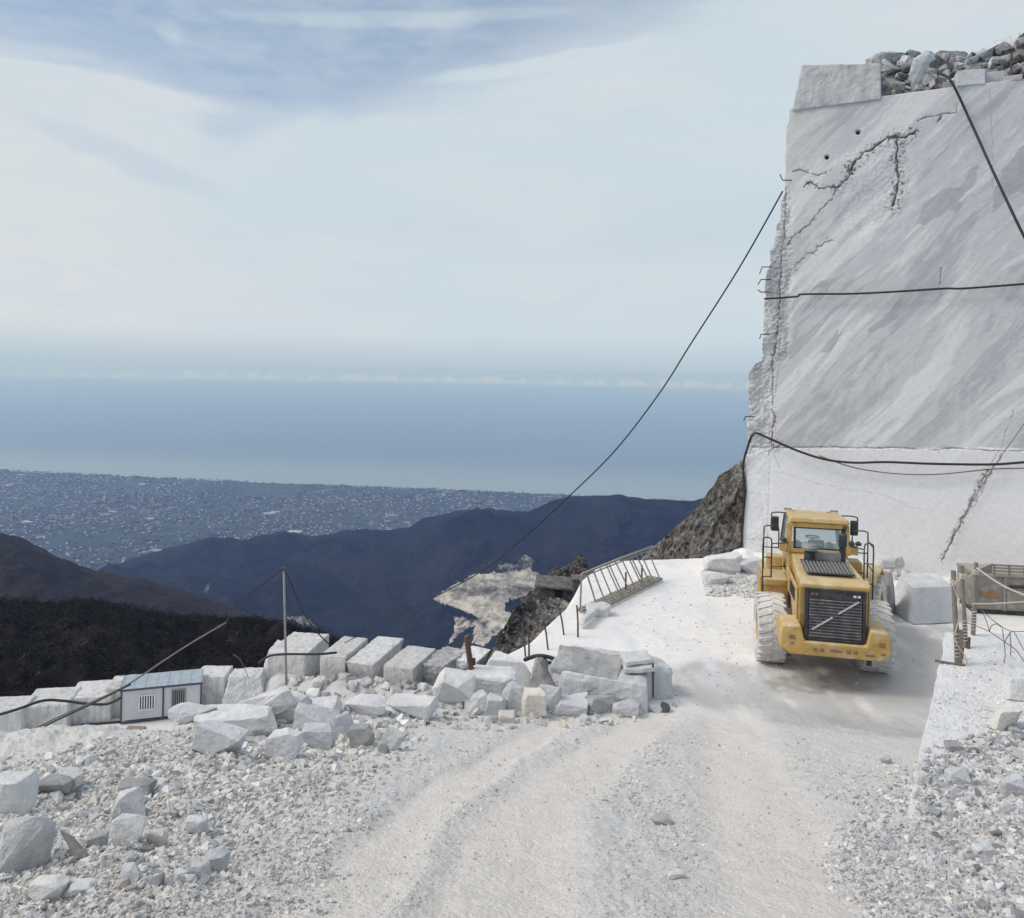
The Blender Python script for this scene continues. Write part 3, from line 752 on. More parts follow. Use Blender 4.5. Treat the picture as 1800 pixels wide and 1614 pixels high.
def hit(px, py, fine=True, n=260, y0=2.2, y1=34.0):
    """first point of the quarry ground on the sight lines of the photo pixels"""
    px, py = np.atleast_1d(np.asarray(px, float)), np.atleast_1d(np.asarray(py, float))
    Yc = y0 * (y1 / y0) ** np.linspace(0, 1, n)
    Yr = np.full(px.shape, np.nan); prev = np.full(px.shape, 1.0); py_ = np.full(px.shape, y0)
    for yv in Yc:
        p = Wn(px, py, np.full(px.shape, yv)); g = p[..., 2] - surf(p[..., 0], p[..., 1], fine)
        new = (g < 0) & np.isnan(Yr)
        Yr[new] = (py_ + (yv - py_) * prev / np.maximum(prev - g, 1e-6))[new]
        prev = np.where(g > 0, g, prev); py_ = np.where(g > 0, yv, py_)
    return Wn(px, py, Yr), Yr

# bench below, where the cabin and the block row stand
BZ = -16.4
bx = np.linspace(-75, 12, 200); by = np.linspace(20, 66, 130)
BY, BX = np.meshgrid(by, bx, indexing='ij')
BZg = BZ + .12 * fbm(np.stack([BX, BY, BX * 0], -1) * .3, 4)
lim = 50.5 + .16 * (BX + 35) + 2.0 + 3.5 * sstep(BX, -20, -16)
yrow = 55.2 - .20 * (BX + 12)
berm = sstep(BX, -18, -16) * sstep(-1.5 - BX, 0, 2) * np.exp(-((BY - yrow + .2) / 2.2) ** 2)
BZg = BZg + berm * (1.95 + .6 * fbm(np.stack([BX, BY, BX * 0], -1) * .8 + 3, 4))
over = np.maximum(BY - lim, 0); BZg = BZg - over * 2.2
TB = np.ones(BX.shape + (3,)) * (col(.74, .735, .72) * (1 - berm[..., None]) + col(.50, .495, .48) * berm[..., None] * (1 + .6 * fbm(np.stack([BX, BY, BX * 0], -1) * 2.2 + 9, 4))[..., None]) * (1 + .12 * fbm(np.stack([BX * .5, BY * 1.6, BX * 0], -1), 5))[..., None]
tag(link('lower_bench', mesh_np('lower_bench', np.stack([BX, BY, BZg], -1).reshape(-1, 3), grid_faces(130, 200), True, TB.reshape(-1, 3)), 'quarry_dust'), kind='structure')

# ------------------------------------------------------------------ the sawn quarry wall
WA = R(25); WD = np.array([math.cos(WA), -math.sin(WA)]); WN_ = np.array([-math.sin(WA), -math.cos(WA)])
_p = G(1303, 988, 0); WP0 = np.array([_p.x, _p.y])
def wallpt(px, py):
    u, v = px - 900.0, EYE - py
    a, b = (u * cr - v * sr) / F, (u * sr + v * cr) / F
    t = (a * WP0[1] - WP0[0]) / (WD[0] - a * WD[1]); Y = WP0[1] + t * WD[1]
    return t, H + b * Y
def wall_xyz(t, z, off=0.0):
    return Vector((WP0[0] + t * WD[0] + off * WN_[0], WP0[1] + t * WD[1] + off * WN_[1], z))
wl = np.array([wallpt(*p) for p in [(1302, 1000), (1303, 985), (1305, 940), (1309, 900), (1313, 862), (1309, 812), (1313, 790), (1313, 745), (1315, 700), (1316, 655), (1326, 640), (1339, 633), (1341, 560), (1344, 522), (1343, 500), (1347, 478), (1352, 470), (1353, 440), (1362, 425), (1364, 395), (1371, 385), (1372, 352), (1379, 338), (1380, 300), (1380, 262), (1382, 225), (1386, 205), (1389, 185)]])
wtp = np.array([wallpt(*p) for p in [(1380, 191), (1411, 186), (1470, 178), (1548, 168), (1640, 156), (1700, 148), (1800, 137)]])
TMAX = 17.0
def wtop(t): return np.where(t > wtp[-1, 0], wtp[-1, 1] + (t - wtp[-1, 0]) * .02, np.interp(t, wtp[:, 0], wtp[:, 1]))
ordz = np.argsort(wl[:, 1])
def wleft(z):
    return np.interp(z, wl[ordz, 1], wl[ordz, 0])
nz_, nt_ = 640, 520
wz = np.linspace(-.02, 1, nz_)[:, None]; wsx = np.linspace(0, 1, nt_)[None, :]
tt_ = wsx * TMAX + wz * 0; zz_ = wz * wtop(tt_)
for _ in range(3):
    rough_l = .10 * fbm(np.stack([zz_ * 2.3, zz_ * 0, zz_ * 0], -1), 5) * sstep(zz_, 3.0, 6.0)
    tl_ = wleft(zz_) + rough_l
    tt_ = tl_ + wsx * (TMAX - tl_); zz_ = wz * wtop(tt_)
PW = np.stack([tt_, zz_, tt_ * 0], -1)
Vw3 = np.stack([WP0[0] + tt_ * WD[0], WP0[1] + tt_ * WD[1], zz_], -1)
wpx, wpy = to_px(Vw3)
WG1, WG2 = fbm(PW * 2.6, 4), fbm(PW * 2.6 + 30, 4)
WG3 = fbm(PW * 2.2, 3)
def line_d(poly, wig=0.0, seed=0.0):
    """distance (photo px) of the wall points to a polyline with a little wander"""
    k_ = int(seed * 12); n1_ = np.roll(WG1, k_, 1) * wig; n2_ = np.roll(WG2, k_, 1) * wig
    X, Y = wpx + n1_, wpy + n2_; d = np.full(X.shape, 1e9)
    for (ax, ay), (bx_, by_) in zip(poly[:-1], poly[1:]):
        vx, vy = bx_ - ax, by_ - ay; t = np.clip(((X - ax) * vx + (Y - ay) * vy) / (vx * vx + vy * vy + 1e-9), 0, 1)
        d = np.minimum(d, np.hypot(X - ax - t * vx, Y - ay - t * vy))
    return d
def rotn(ang, sa, sb, seed, o=5, **k):
    c, s = math.cos(ang), math.sin(ang)
    return fbm(np.stack([(tt_ * c + zz_ * s) * sa, (-tt_ * s + zz_ * c) * sb, tt_ * 0 + seed], -1), o, **k)
wrp = rotn(R(50), .10, .25, 2.0, 4)
c_, s_ = math.cos(R(47)), math.sin(R(47))
al = tt_ * c_ + zz_ * s_; ac = -tt_ * s_ + zz_ * c_ + 1.2 * wrp
st1 = fbm(np.stack([al * .10, ac * .65, al * 0 + 1], -1), 6); st2 = fbm(np.stack([al * .30, ac * 2.6, al * 0 + 7], -1), 5)
st3 = fbm(np.stack([al * .9, ac * 5.5, al * 0 + 9], -1), 4)
upz = wpy < 789 + 3 * fbm(np.stack([tt_ * 1.2, tt_ * 0, tt_ * 0], -1), 3)
base_u = col(.545, .548, .562); dark_u = col(.40, .41, .435); lite_u = col(.74, .74, .735)
TW = np.ones(PW.shape) * base_u
f_ = sstep(st1 + .55 * st2 + .2 * st3, .07, .20)[..., None] * .8; TW = TW * (1 - f_) + dark_u * f_
f_ = sstep(-st1 + .6 * st2 + .15 * st3, .06, .26)[..., None] * .7; TW = TW * (1 - f_) + lite_u * f_
f_ = sstep(st3 + .4 * st2, .1, .4)[..., None] * .40; TW = TW * (1 - f_) + lite_u * f_
f_ = (sstep(rotn(R(88), .12, 1.6, 4), .05, .4) * sstep(wpy, 560, 700) * .3)[..., None]; TW = TW * (1 - f_) + lite_u * f_
cream = (sstep(1500 - wpx + 40 * st1, 0, 90) * sstep(500 - wpy, 0, 120) * (.35 + .6 * sstep(rotn(0, .5, .5, 12), -.1, .3)))[..., None]
TW = TW * (1 - .85 * cream) + col(.72, .69, .63) * .85 * cream
low = np.where(upz, 0.0, 1.0)[..., None]
TLw = np.ones(PW.shape) * col(.755, .758, .77) * (1 + .06 * rotn(0, .22, .22, 33)[..., None] + .04 * st2[..., None])
fl = (sstep(rotn(0, .3, .3, 41), .05, .4) * .45)[..., None]; TLw = TLw * (1 - fl) + col(.68, .675, .65) * fl
TW = TW * (1 - low) + TLw * low
disp = .012 * st2
disp = np.where(upz, disp - .10, disp * .35)
rz = np.clip(sstep(1378 - wpx + 6 * st2, 0, 18) * sstep(wpx * 0 + 1, 0, 1), 0, 1)                       # rough unsawn strip down the left edge
brk = np.clip(sstep(1395 - wpx + 12 * st2, 0, 14) * sstep(640 - wpy + 30 * st2, 0, 14) * sstep(wpy + 30 * st2, 320, 350) + sstep(1357 - wpx, 0, 6) * (wpy > 620) * (wpy < 800) + .25 * sstep(1357 - wpx, 0, 6) * (wpy >= 800), 0, 1)
rn_ = fbm(PW * np.array([2.0, 1.5, 1]) + 80, 6); rr_ = fbm(PW * 5 + 90, 5, ridged=True) - .5
rf_ = fbm(PW * 9 + 50, 5)
disp += brk * (.18 * rn_ + .10 * rf_ - .06)
f_ = (brk * sstep(rf_ * 1.3 + rn_, -.1, .4) * .6)[..., None]; TW = TW * (1 - f_) + col(.36, .345, .32) * f_
crack_shade = np.zeros(PW.shape[:2])
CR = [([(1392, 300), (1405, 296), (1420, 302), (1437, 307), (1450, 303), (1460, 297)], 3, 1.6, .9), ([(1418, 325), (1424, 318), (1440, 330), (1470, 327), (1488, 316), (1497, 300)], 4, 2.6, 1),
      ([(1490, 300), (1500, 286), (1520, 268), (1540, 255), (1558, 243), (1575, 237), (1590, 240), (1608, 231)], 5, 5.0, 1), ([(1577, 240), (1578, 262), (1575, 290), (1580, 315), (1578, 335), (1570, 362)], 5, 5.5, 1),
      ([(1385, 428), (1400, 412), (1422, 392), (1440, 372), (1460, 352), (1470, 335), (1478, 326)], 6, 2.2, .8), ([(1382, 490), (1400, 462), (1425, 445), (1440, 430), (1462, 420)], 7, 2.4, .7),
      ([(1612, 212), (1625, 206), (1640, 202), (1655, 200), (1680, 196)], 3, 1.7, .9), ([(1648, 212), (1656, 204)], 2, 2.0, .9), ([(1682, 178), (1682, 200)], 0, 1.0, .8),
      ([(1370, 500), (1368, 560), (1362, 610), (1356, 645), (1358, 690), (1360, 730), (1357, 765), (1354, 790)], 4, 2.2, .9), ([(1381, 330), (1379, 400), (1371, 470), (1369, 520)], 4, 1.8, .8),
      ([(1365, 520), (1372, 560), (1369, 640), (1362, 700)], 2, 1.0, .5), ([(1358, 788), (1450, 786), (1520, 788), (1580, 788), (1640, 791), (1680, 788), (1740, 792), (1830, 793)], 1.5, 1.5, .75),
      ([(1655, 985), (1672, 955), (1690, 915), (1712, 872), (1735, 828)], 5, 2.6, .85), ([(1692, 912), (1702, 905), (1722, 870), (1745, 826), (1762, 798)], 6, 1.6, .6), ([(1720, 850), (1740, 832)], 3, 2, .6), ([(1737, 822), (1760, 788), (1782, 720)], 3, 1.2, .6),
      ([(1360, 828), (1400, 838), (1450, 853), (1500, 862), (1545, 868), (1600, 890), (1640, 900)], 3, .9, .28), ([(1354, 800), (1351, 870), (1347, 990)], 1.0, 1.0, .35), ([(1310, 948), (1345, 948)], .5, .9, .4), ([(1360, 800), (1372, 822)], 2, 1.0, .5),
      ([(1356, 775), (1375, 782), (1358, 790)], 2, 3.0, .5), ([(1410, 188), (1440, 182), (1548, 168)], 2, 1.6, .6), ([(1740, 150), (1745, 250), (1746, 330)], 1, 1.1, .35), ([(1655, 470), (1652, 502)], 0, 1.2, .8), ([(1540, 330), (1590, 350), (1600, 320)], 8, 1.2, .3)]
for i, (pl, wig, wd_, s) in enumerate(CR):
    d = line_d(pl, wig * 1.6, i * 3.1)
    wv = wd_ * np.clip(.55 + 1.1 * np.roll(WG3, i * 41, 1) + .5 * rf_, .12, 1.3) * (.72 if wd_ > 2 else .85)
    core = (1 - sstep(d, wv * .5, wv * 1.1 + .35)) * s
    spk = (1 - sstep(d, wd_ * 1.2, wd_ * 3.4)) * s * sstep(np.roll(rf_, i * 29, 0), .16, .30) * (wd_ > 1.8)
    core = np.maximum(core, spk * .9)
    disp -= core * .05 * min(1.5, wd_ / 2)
    crack_shade = np.maximum(crack_shade, core)
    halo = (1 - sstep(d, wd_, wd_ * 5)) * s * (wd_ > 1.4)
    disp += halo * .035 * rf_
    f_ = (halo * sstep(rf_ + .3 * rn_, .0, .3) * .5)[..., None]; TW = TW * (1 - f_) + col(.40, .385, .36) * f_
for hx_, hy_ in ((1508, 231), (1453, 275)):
    d = np.hypot(wpx - hx_, wpy - hy_); core = 1 - sstep(d, 2.6, 4.4); disp -= core * .35; crack_shade = np.maximum(crack_shade, core)
# flaked hollows: crystalline patches under the arch of the big crack
hollow = in_poly(wpx + 10 * rn_, wpy + 8 * rr_, [(1500, 300), (1530, 275), (1575, 250), (1600, 250), (1615, 330), (1590, 380), (1530, 400), (1500, 420), (1470, 390), (1480, 330)]) * 1.0
for _ in range(8): hollow[1:-1, 1:-1] = (hollow[:-2, 1:-1] + hollow[2:, 1:-1] + hollow[1:-1, :-2] + hollow[1:-1, 2:]) / 4
disp += hollow * (-.03 + .022 * rf_ + .03 * rn_)
f_ = (hollow * sstep(rf_, -.05, .3) * .5)[..., None]; TW = TW * (1 - f_) + col(.66, .66, .66) * f_
for i, poly in enumerate(([(1690, 320), (1700, 300), (1722, 285), (1712, 330), (1690, 355), (1675, 380), (1668, 350)], [(1760, 300), (1800, 255), (1830, 260), (1830, 330), (1775, 340), (1735, 375)], [(1625, 360), (1668, 330), (1690, 330), (1660, 375), (1610, 400)], [(1400, 560), (1430, 535), (1480, 480), (1440, 500), (1410, 540)], [(1520, 580), (1560, 545), (1590, 515), (1575, 560), (1530, 585)], [(1440, 620), (1480, 575), (1470, 600), (1455, 622)])):
    msk = in_poly(wpx + 6 * st2 * 4, wpy + 5 * rn_ * 2, poly)[..., None] * .72
    TW = TW * (1 - msk) + col(.36, .365, .39) * msk
TW = TW * (1 - .86 * crack_shade[..., None]) + col(.06, .055, .05) * .86 * crack_shade[..., None]  # shade of the cracks and drill holes painted into the wall colour
TW = TW * np.clip(1 + .10 * fbm(PW * 7, 3), .8, 1.2)[..., None]
# edge round-over and side face going back into the hill
Vw = np.stack([WP0[0] + tt_ * WD[0] + disp * WN_[0], WP0[1] + tt_ * WD[1] + disp * WN_[1], zz_], -1)
cols_, tcol = [], []
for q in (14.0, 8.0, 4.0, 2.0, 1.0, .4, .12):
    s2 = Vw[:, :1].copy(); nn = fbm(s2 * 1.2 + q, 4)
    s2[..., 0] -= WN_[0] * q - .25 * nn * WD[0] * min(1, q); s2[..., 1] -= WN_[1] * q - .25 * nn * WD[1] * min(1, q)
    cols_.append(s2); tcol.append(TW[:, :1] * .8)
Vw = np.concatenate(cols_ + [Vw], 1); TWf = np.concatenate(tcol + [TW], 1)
rows_, trow = [], []
for q in (.1, .6, 2.0, 5.0, 14.0):
    s2 = Vw[-1:].copy(); s2[:, 7:, 0] -= WN_[0] * q; s2[:, 7:, 1] -= WN_[1] * q; s2[..., 2] += .02 * q
    s2[:, :7] = s2[:, :7] * 0 + s2[:, 7:8]
    rows_.append(s2); trow.append(TWf[-1:])
Vw = np.concatenate([Vw] + rows_, 0); TWf = np.concatenate([TWf] + trow, 0)
def wall_mat():
    m, k, b = new_mat('sawn_marble')
    v = coords(k, 'pos'); at = k.n('Attribute', attribute_name='tone').outputs['Color']
    n = k.noise(v, 2.2, 8, .7, dist=.6); n2 = k.noise(v, 16, 6, .75)
    vr = k.n('VectorRotate', rotation_type='Y_AXIS'); k.L.new(v, vr.inputs[0]); vr.inputs['Angle'].default_value = R(48)
    n3 = k.noise(k.vm('MULTIPLY', vr.outputs[0], (.55, .55, 5.5)), 1.1, 8, .7, dist=1.2)
    c = k.mix(k.ss(n, .35, .7, 0, .15), at, (.72, .72, .71))
    c = k.mix(k.ss(n3, .50, .62, 0, .24), c, (.32, .33, .36))
    c = k.mix(k.ss(n3, .32, .42, .25, 0), c, (.80, .80, .79))
    c = k.mix(k.ss(n2, .58, .74, 0, .30), c, (.30, .30, .30))
    c = k.mix(k.ss(k.n('SeparateXYZ').outputs[0], 0, 1, 0, 0), c, c)
    dk = k.n('SeparateColor'); k.L.new(at, dk.inputs[0])
    c = k.mix(k.ss(dk.outputs[0], .12, .34, 1, 0), c, at)
    c = k.mix(k.ss(dk.outputs[0], .66, .74, 0, .72), c, at)
    k.L.new(c, b.inputs['Base Color']); b.inputs['Roughness'].default_value = .8; b.inputs['Specular IOR Level'].default_value = .3
    bump(k, b, k.m('ADD', k.m('MULTIPLY', n, .6), k.m('MULTIPLY', n2, .3)), .03)
wall_mat()
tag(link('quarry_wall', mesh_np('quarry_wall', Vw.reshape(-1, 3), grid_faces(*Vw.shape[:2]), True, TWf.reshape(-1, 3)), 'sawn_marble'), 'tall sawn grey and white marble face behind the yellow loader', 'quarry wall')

# mound of loose rubble lying on top of the wall
CRV = [2.0, 2.35, 2.3, 1.95, 1.9, 1.9, 2.0, 2.2, 2.7]
mt = np.linspace(wallpt(1545, 165)[0], 17, 200); mb = np.linspace(0, 7, 90)
MBk, MT = np.meshgrid(mb, mt, indexing='ij')
crest = np.interp(MT, [wallpt(px, 100)[0] for px in (1545, 1560, 1600, 1650, 1700, 1750, 1780, 1800, 1850)], CRV)
MZ = wtop(MT) + crest * sstep(MBk, -.2, 2.6) * (1 + .12 * fbm(np.stack([MT, MBk, MT * 0], -1) * 1.1, 4)) + .10 * fbm(np.stack([MT, MBk, MT * 0], -1) * 3, 4)
MZ = MZ - .1
MX = WP0[0] + MT * WD[0] - (MBk + .12) * WN_[0]; MY = WP0[1] + MT * WD[1] - (MBk + .12) * WN_[1]
def mound_z(t, b):
    cz = np.interp(t, [wallpt(px, 100)[0] for px in (1545, 1560, 1600, 1650, 1700, 1750, 1780, 1800, 1850)], CRV)
    return wtop(t) + cz * sstep(b, -.2, 2.6) - .1
VM = np.stack([MX, MY, MZ], -1)
tm = np.clip(.9 + 1.0 * fbm(VM * 1.7, 4), .3, 1.7)[..., None] * np.array([1, .98, .95])
tag(link('rubble_mound', mesh_np('rubble_mound', VM.reshape(-1, 3), grid_faces(90, 200), False, tm.reshape(-1, 3)), 'dark_rubble'), kind='structure')

# ------------------------------------------------------------------ broken stone
def hull_mesh(name, dims, n=16, seed=0, boxy=.5, sub=0, rough=.0, bevel=.0):
    rs = np.random.default_rng(seed)
    d = rs.normal(size=(n, 3)); d /= np.linalg.norm(d, axis=1)[:, None]
    q = np.sign(d) * np.abs(d) ** (1 - boxy * .8)
    q /= (np.abs(q) ** 4).sum(1)[:, None] ** .25 * (1 - boxy) + boxy
    q *= rs.uniform(.85, 1.0, (n, 1))
    q = (q - (q.max(0) + q.min(0)) / 2) / (q.max(0) - q.min(0)) * np.array(dims)
    q[:, 2] += dims[2] / 2
    bm = bmesh.new()
    for p in q: bm.verts.new(p)
    r_ = bmesh.ops.convex_hull(bm, input=bm.verts)
    dead = [g for g in r_['geom_interior'] if isinstance(g, bmesh.types.BMVert)]
    if dead: bmesh.ops.delete(bm, geom=dead, context='VERTS')
    bmesh.ops.dissolve_limit(bm, angle_limit=R(14), verts=bm.verts, edges=bm.edges)
    if bevel: bmesh.ops.bevel(bm, geom=list(bm.edges), offset=bevel * min(dims), segments=2, affect='EDGES', profile=.6, clamp_overlap=True)
    bmesh.ops.triangulate(bm, faces=bm.faces)
    if sub:
        for _ in range(sub):
            bmesh.ops.subdivide_edges(bm, edges=[e for e in bm.edges if e.calc_length() > max(dims) / 22], cuts=1, use_grid_fill=True)
            bmesh.ops.triangulate(bm, faces=bm.faces)
        V = np.array([v.co[:] for v in bm.verts]); sc = max(dims)
        bm.normal_update(); N = np.array([v.normal[:] for v in bm.verts])
        dsp = rough * sc * (.6 * fbm(V / sc * 2.4 + seed, 4) + .45 * fbm(V / sc * 8 + seed, 4))
        for v, a, nn in zip(bm.verts, dsp, N): v.co += Vector(nn * a)
    bmesh.ops.recalc_face_normals(bm, faces=bm.faces)
    me = bpy.data.meshes.new(name); bm.to_mesh(me); bm.free(); me.update()
    return me
_seed = [100]
def rock(px, py, wpx, hpx, mat, label, cat='rock', group=None, dep=.75, yaw=0.0, tilt=(0, 0), sink=.18, n=15, boxy=.6, name='marble_boulder', rough=.05, loc=None, Y=None, sub=3, seed=None):
    """a stone whose foot is seen at (px, py) of the photo and measures about wpx by hpx there"""
    _seed[0] += 1
    sd = _seed[0] if seed is None else seed
    if loc is None:
        if Y is None:
            P, Yv = hit(px, py, False, 200)
            while not np.isfinite(Yv[0]): py += 4; P, Yv = hit(px, py, False, 200)
            p = Vector(P[0]); Yv = p.y
        else: p = W(px, py, Y); Yv = Y
    else: p = Vector(loc); Yv = p.y
    w_, h_ = wpx * Yv / F, hpx * Yv / F
    me = hull_mesh(name, (w_ * 1.05, w_ * dep, h_ * 1.15), int(n * 1.7), sd, boxy, sub, rough, .025)
    o = link(name, me, mat)
    o.location = p + Vector((0, w_ * dep * .35, -h_ * sink)); o.rotation_euler = (R(tilt[0]), R(tilt[1]), R(yaw))
    return tag(o, label, cat, group)
HB = 'large broken marble pieces in the rubble bank'
RK = [
 (22, 1545, 84, 100, 'marble_white', 'large smooth pale blue slab cut off by the left frame edge', dict(dep=.5, n=9, boxy=.8, tilt=(-14, 0), sink=.2)),
 (14, 1432, 64, 62, 'marble_white', 'big lumpy white boulder above the pale blue slab at the left frame edge', dict(dep=.8)),
 (112, 1388, 50, 30, 'marble_white', 'low white rock with a grey end, right of the lumpy boulder', dict(dep=.7)),
 (88, 1398, 60, 24, 'marble_grey', 'flat grey-sided stone lying beside the lumpy white boulder', dict(dep=.7)),
 (222, 1440, 62, 42, 'marble_white', 'bright pointed white rock, upper one of two stacked in the left foreground', dict(dep=.7, n=11)),
 (216, 1482, 56, 42, 'marble_white', 'wedge-shaped white rock directly below the bright pointed rock', dict(dep=.7, n=10)),
 (150, 1512, 26, 66, 'marble_grey', 'thin brownish grey slab leaning on edge in the left foreground gravel', dict(dep=.5, n=9, tilt=(0, -32))),
 (168, 1490, 34, 22, 'marble_grey', 'small grey triangular stone beside the thin leaning slab', dict()),
 (78, 1580, 62, 28, 'marble_white', 'flat-topped white rock near the bottom left corner', dict(dep=.7)),
 (132, 1578, 48, 20, 'marble_white', 'long low white stone right of the flat-topped corner rock', dict()),
 (375, 1534, 42, 34, 'marble_bluegrey', 'blue-grey rock lying in gravel at the foot of the left bank', dict()),
 (318, 1552, 30, 20, 'marble_white', 'rounded white stone left of the blue-grey rock at the bank foot', dict()),
 (348, 1545, 34, 24, 'marble_bluegrey', 'dull blue-grey stone between the rounded white stone and the blue-grey rock', dict()),
 (272, 1488, 30, 24, 'marble_ochre', 'cream-coloured stone below and right of the two stacked white rocks', dict()),
 (225, 1556, 40, 28, 'marble_bluegrey', 'squarish grey-white stone low in the left foreground', dict(n=10)),
 (236, 1396, 56, 20, 'marble_grey', 'long flat grey stone just above the bright pointed rock', dict()),
 (340, 1470, 44, 30, 'marble_bluegrey', 'pale bluish stone half buried in the middle of the left bank', dict()),
 (375, 1325, 92, 46, 'marble_bluegrey', 'big pale blue overhanging slab with brown earth beneath it', dict(dep=.5, n=10, boxy=.7, tilt=(8, 8))),
 (405, 1288, 150, 30, 'marble_white', 'rough white ledge of stone running behind the overhanging blue slab', dict(dep=.5)),
 (455, 1262, 140, 36, 'marble_white', 'long white slab tilted up towards the block row', dict(dep=.35, n=10, boxy=.7, tilt=(0, -22))),
 (335, 1270, 82, 26, 'marble_bluegrey', 'flat oval grey slab lying beside the cabin front', dict(dep=.6, n=12)),
 (500, 1268, 76, 34, 'marble_white', 'smooth white boulder below the raised end of the long slab', dict()),
 (560, 1262, 70, 26, 'marble_white', 'broad white stone below the light stained block', dict()),
 (545, 1292, 80, 40, 'marble_bluegrey', 'pale blue wedge with a sharp ridge in the middle of the bank', dict(n=9, tilt=(0, 14))),
 (460, 1302, 60, 30, 'marble_grey', 'dark-edged grey stone above the flat pale diamond-shaped slab', dict()),
 (492, 1336, 62, 50, 'marble_bluegrey', 'flat pale diamond-shaped slab facing the road', dict(dep=.4, n=9, tilt=(-18, 0))),
 (556, 1318, 60, 40, 'marble_bluegrey', 'large flat-faced grey-white stone right of the diamond-shaped slab', dict(n=10)),
 (610, 1300, 36, 44, 'marble_bluegrey', 'upright blue-grey splinter leaning left on the bank', dict(n=9, tilt=(0, -18))),
 (632, 1316, 46, 36, 'marble_grey', 'brown-stained grey slab leaning against the upright splinter', dict(n=9)),
 (676, 1322, 36, 42, 'marble_white', 'oval white boulder at the right end of the bank heap', dict(tilt=(0, 22))),
 (640, 1256, 72, 22, 'marble_white', 'low white slab under the third block of the row', dict()),
 (720, 1262, 90, 26, 'marble_white', 'wide low white stone at the brink below the grey-topped block', dict()),
 (795, 1246, 76, 66, 'marble_white', 'large white pyramid-shaped rock left of the big rusty post', dict(n=8, boxy=.2)),
 (838, 1254, 44, 34, 'marble_bluegrey', 'small pile-like grey rock at the foot of the big rusty post', dict()),
 (868, 1258, 40, 34, 'marble_bluegrey', 'grey angular rock right of the big rusty post', dict(n=9)),
 (862, 1228, 90, 44, 'marble_white', 'broad white boulder behind the big rusty post', dict()),
 (895, 1208, 84, 54, 'marble_white', 'large white block with a ridged face below the twin thin posts', dict(n=10, boxy=.75)),
 (948, 1216, 56, 52, 'marble_grey', 'dark grey wedge-shaped rock in the middle of the roadside heap', dict(n=8, tilt=(0, 20))),
 (985, 1216, 86, 48, 'marble_bluegrey', 'blue-grey tilted slab right of the dark wedge rock', dict(n=10, tilt=(0, 20))),
 (905, 1252, 64, 44, 'marble_bluegrey', 'tilted grey slab beside the ochre-stained rock', dict(n=9, tilt=(0, 26))),
 (938, 1260, 44, 46, 'marble_ochre', 'cream and ochre stained rock at the front of the heap', dict(n=11)),
 (966, 1250, 42, 42, 'marble_bluegrey', 'angular grey-white rock right of the ochre-stained rock', dict(n=10)),
 (1008, 1238, 50, 24, 'marble_white', 'small bright white flat-topped stone at the front of the heap', dict(n=10)),
 (1000, 1258, 66, 26, 'marble_bluegrey', 'low grey stone under the bright white flat-topped stone', dict()),
 (1062, 1258, 58, 30, 'marble_grey', 'cracked grey stone in front of the large smooth block', dict(n=9)),
 (1102, 1260, 50, 24, 'marble_bluegrey', 'pale grey chip stone right of the cracked grey stone', dict()),
 (1152, 1252, 30, 14, 'marble_white', 'little white stone by the foot of the thin rod', dict()),
 (1165, 1252, 26, 14, 'dark_stone', 'small dark stone at the right tip of the heap', dict()),
 (890, 1270, 30, 16, 'marble_ochre', 'small cream stone in front of the tilted grey slab', dict()),
 (868, 1272, 16, 12, 'marble_grey', 'tiny dark grey stone left of the small cream stone', dict()),
 (1052, 1084, 42, 22, 'marble_white', 'white knob of rock on the platform beside the fallen walkway', dict()),
 (1775, 1284, 58, 44, 'marble_ochre', 'beige split rock with a grey underside on the right-hand ledge', dict(dep=.7, n=10)),
 (1795, 1232, 44, 40, 'marble_white', 'white rock cut off by the right frame edge above the beige rock', dict()),
 (1792, 1402, 46, 34, 'marble_bluegrey', 'blue-grey stone with a pale top at the right frame edge', dict(n=9)),
 (1690, 1380, 40, 22, 'marble_bluegrey', 'largest flat stone in the gravel below the beige split rock', dict()),
 (1622, 1380, 24, 20, 'marble_white', 'small white stone at the corner of the right-hand ledge', dict()),
 (1680, 1322, 30, 14, 'marble_grey', 'dark flat stone at the upper edge of the right-hand gravel', dict()),
 (1735, 1510, 36, 20, 'marble_bluegrey', 'bluish stone low in the right-hand gravel', dict()),
 (1165, 1450, 34, 12, 'marble_grey', 'flat grey stone lying alone on the road', dict()),
 (1190, 1546, 30, 12, 'marble_ochre', 'small tan stone lying on the road near the bottom of the photo', dict()),
 (1560, 1342, 18, 10, 'marble_grey', 'lone dark pebble stone where the road meets the wet floor', dict()),
 (1278, 1012, 66, 36, 'marble_white', 'pointed white slab heaped at the wall corner left of the loader', dict(n=10, tilt=(0, -10))),
 (1320, 1012, 50, 30, 'marble_white', 'rough white rock against the wall foot, nearest to the loader on its left', dict()),
 (1262, 1030, 46, 24, 'marble_white', 'low white stone at the left end of the rubble heaped at the wall corner', dict()),
 (1618, 1003, 70, 20, 'marble_ochre', 'thin cream slab lying on the rubble above the big sawn block', dict(n=10, boxy=.8)),
 (1588, 1002, 34, 26, 'marble_bluegrey', 'bluish rock on the rubble behind the big sawn block', dict()),
 (1562, 1000, 34, 24, 'marble_white', 'rounded white rock on the rubble just right of the loader', dict()),
 (1645, 1010, 40, 18, 'marble_bluegrey', 'grey rock under the right end of the thin cream slab', dict()),
]
for r_ in RK:
    rock(*r_[:6], **r_[6])

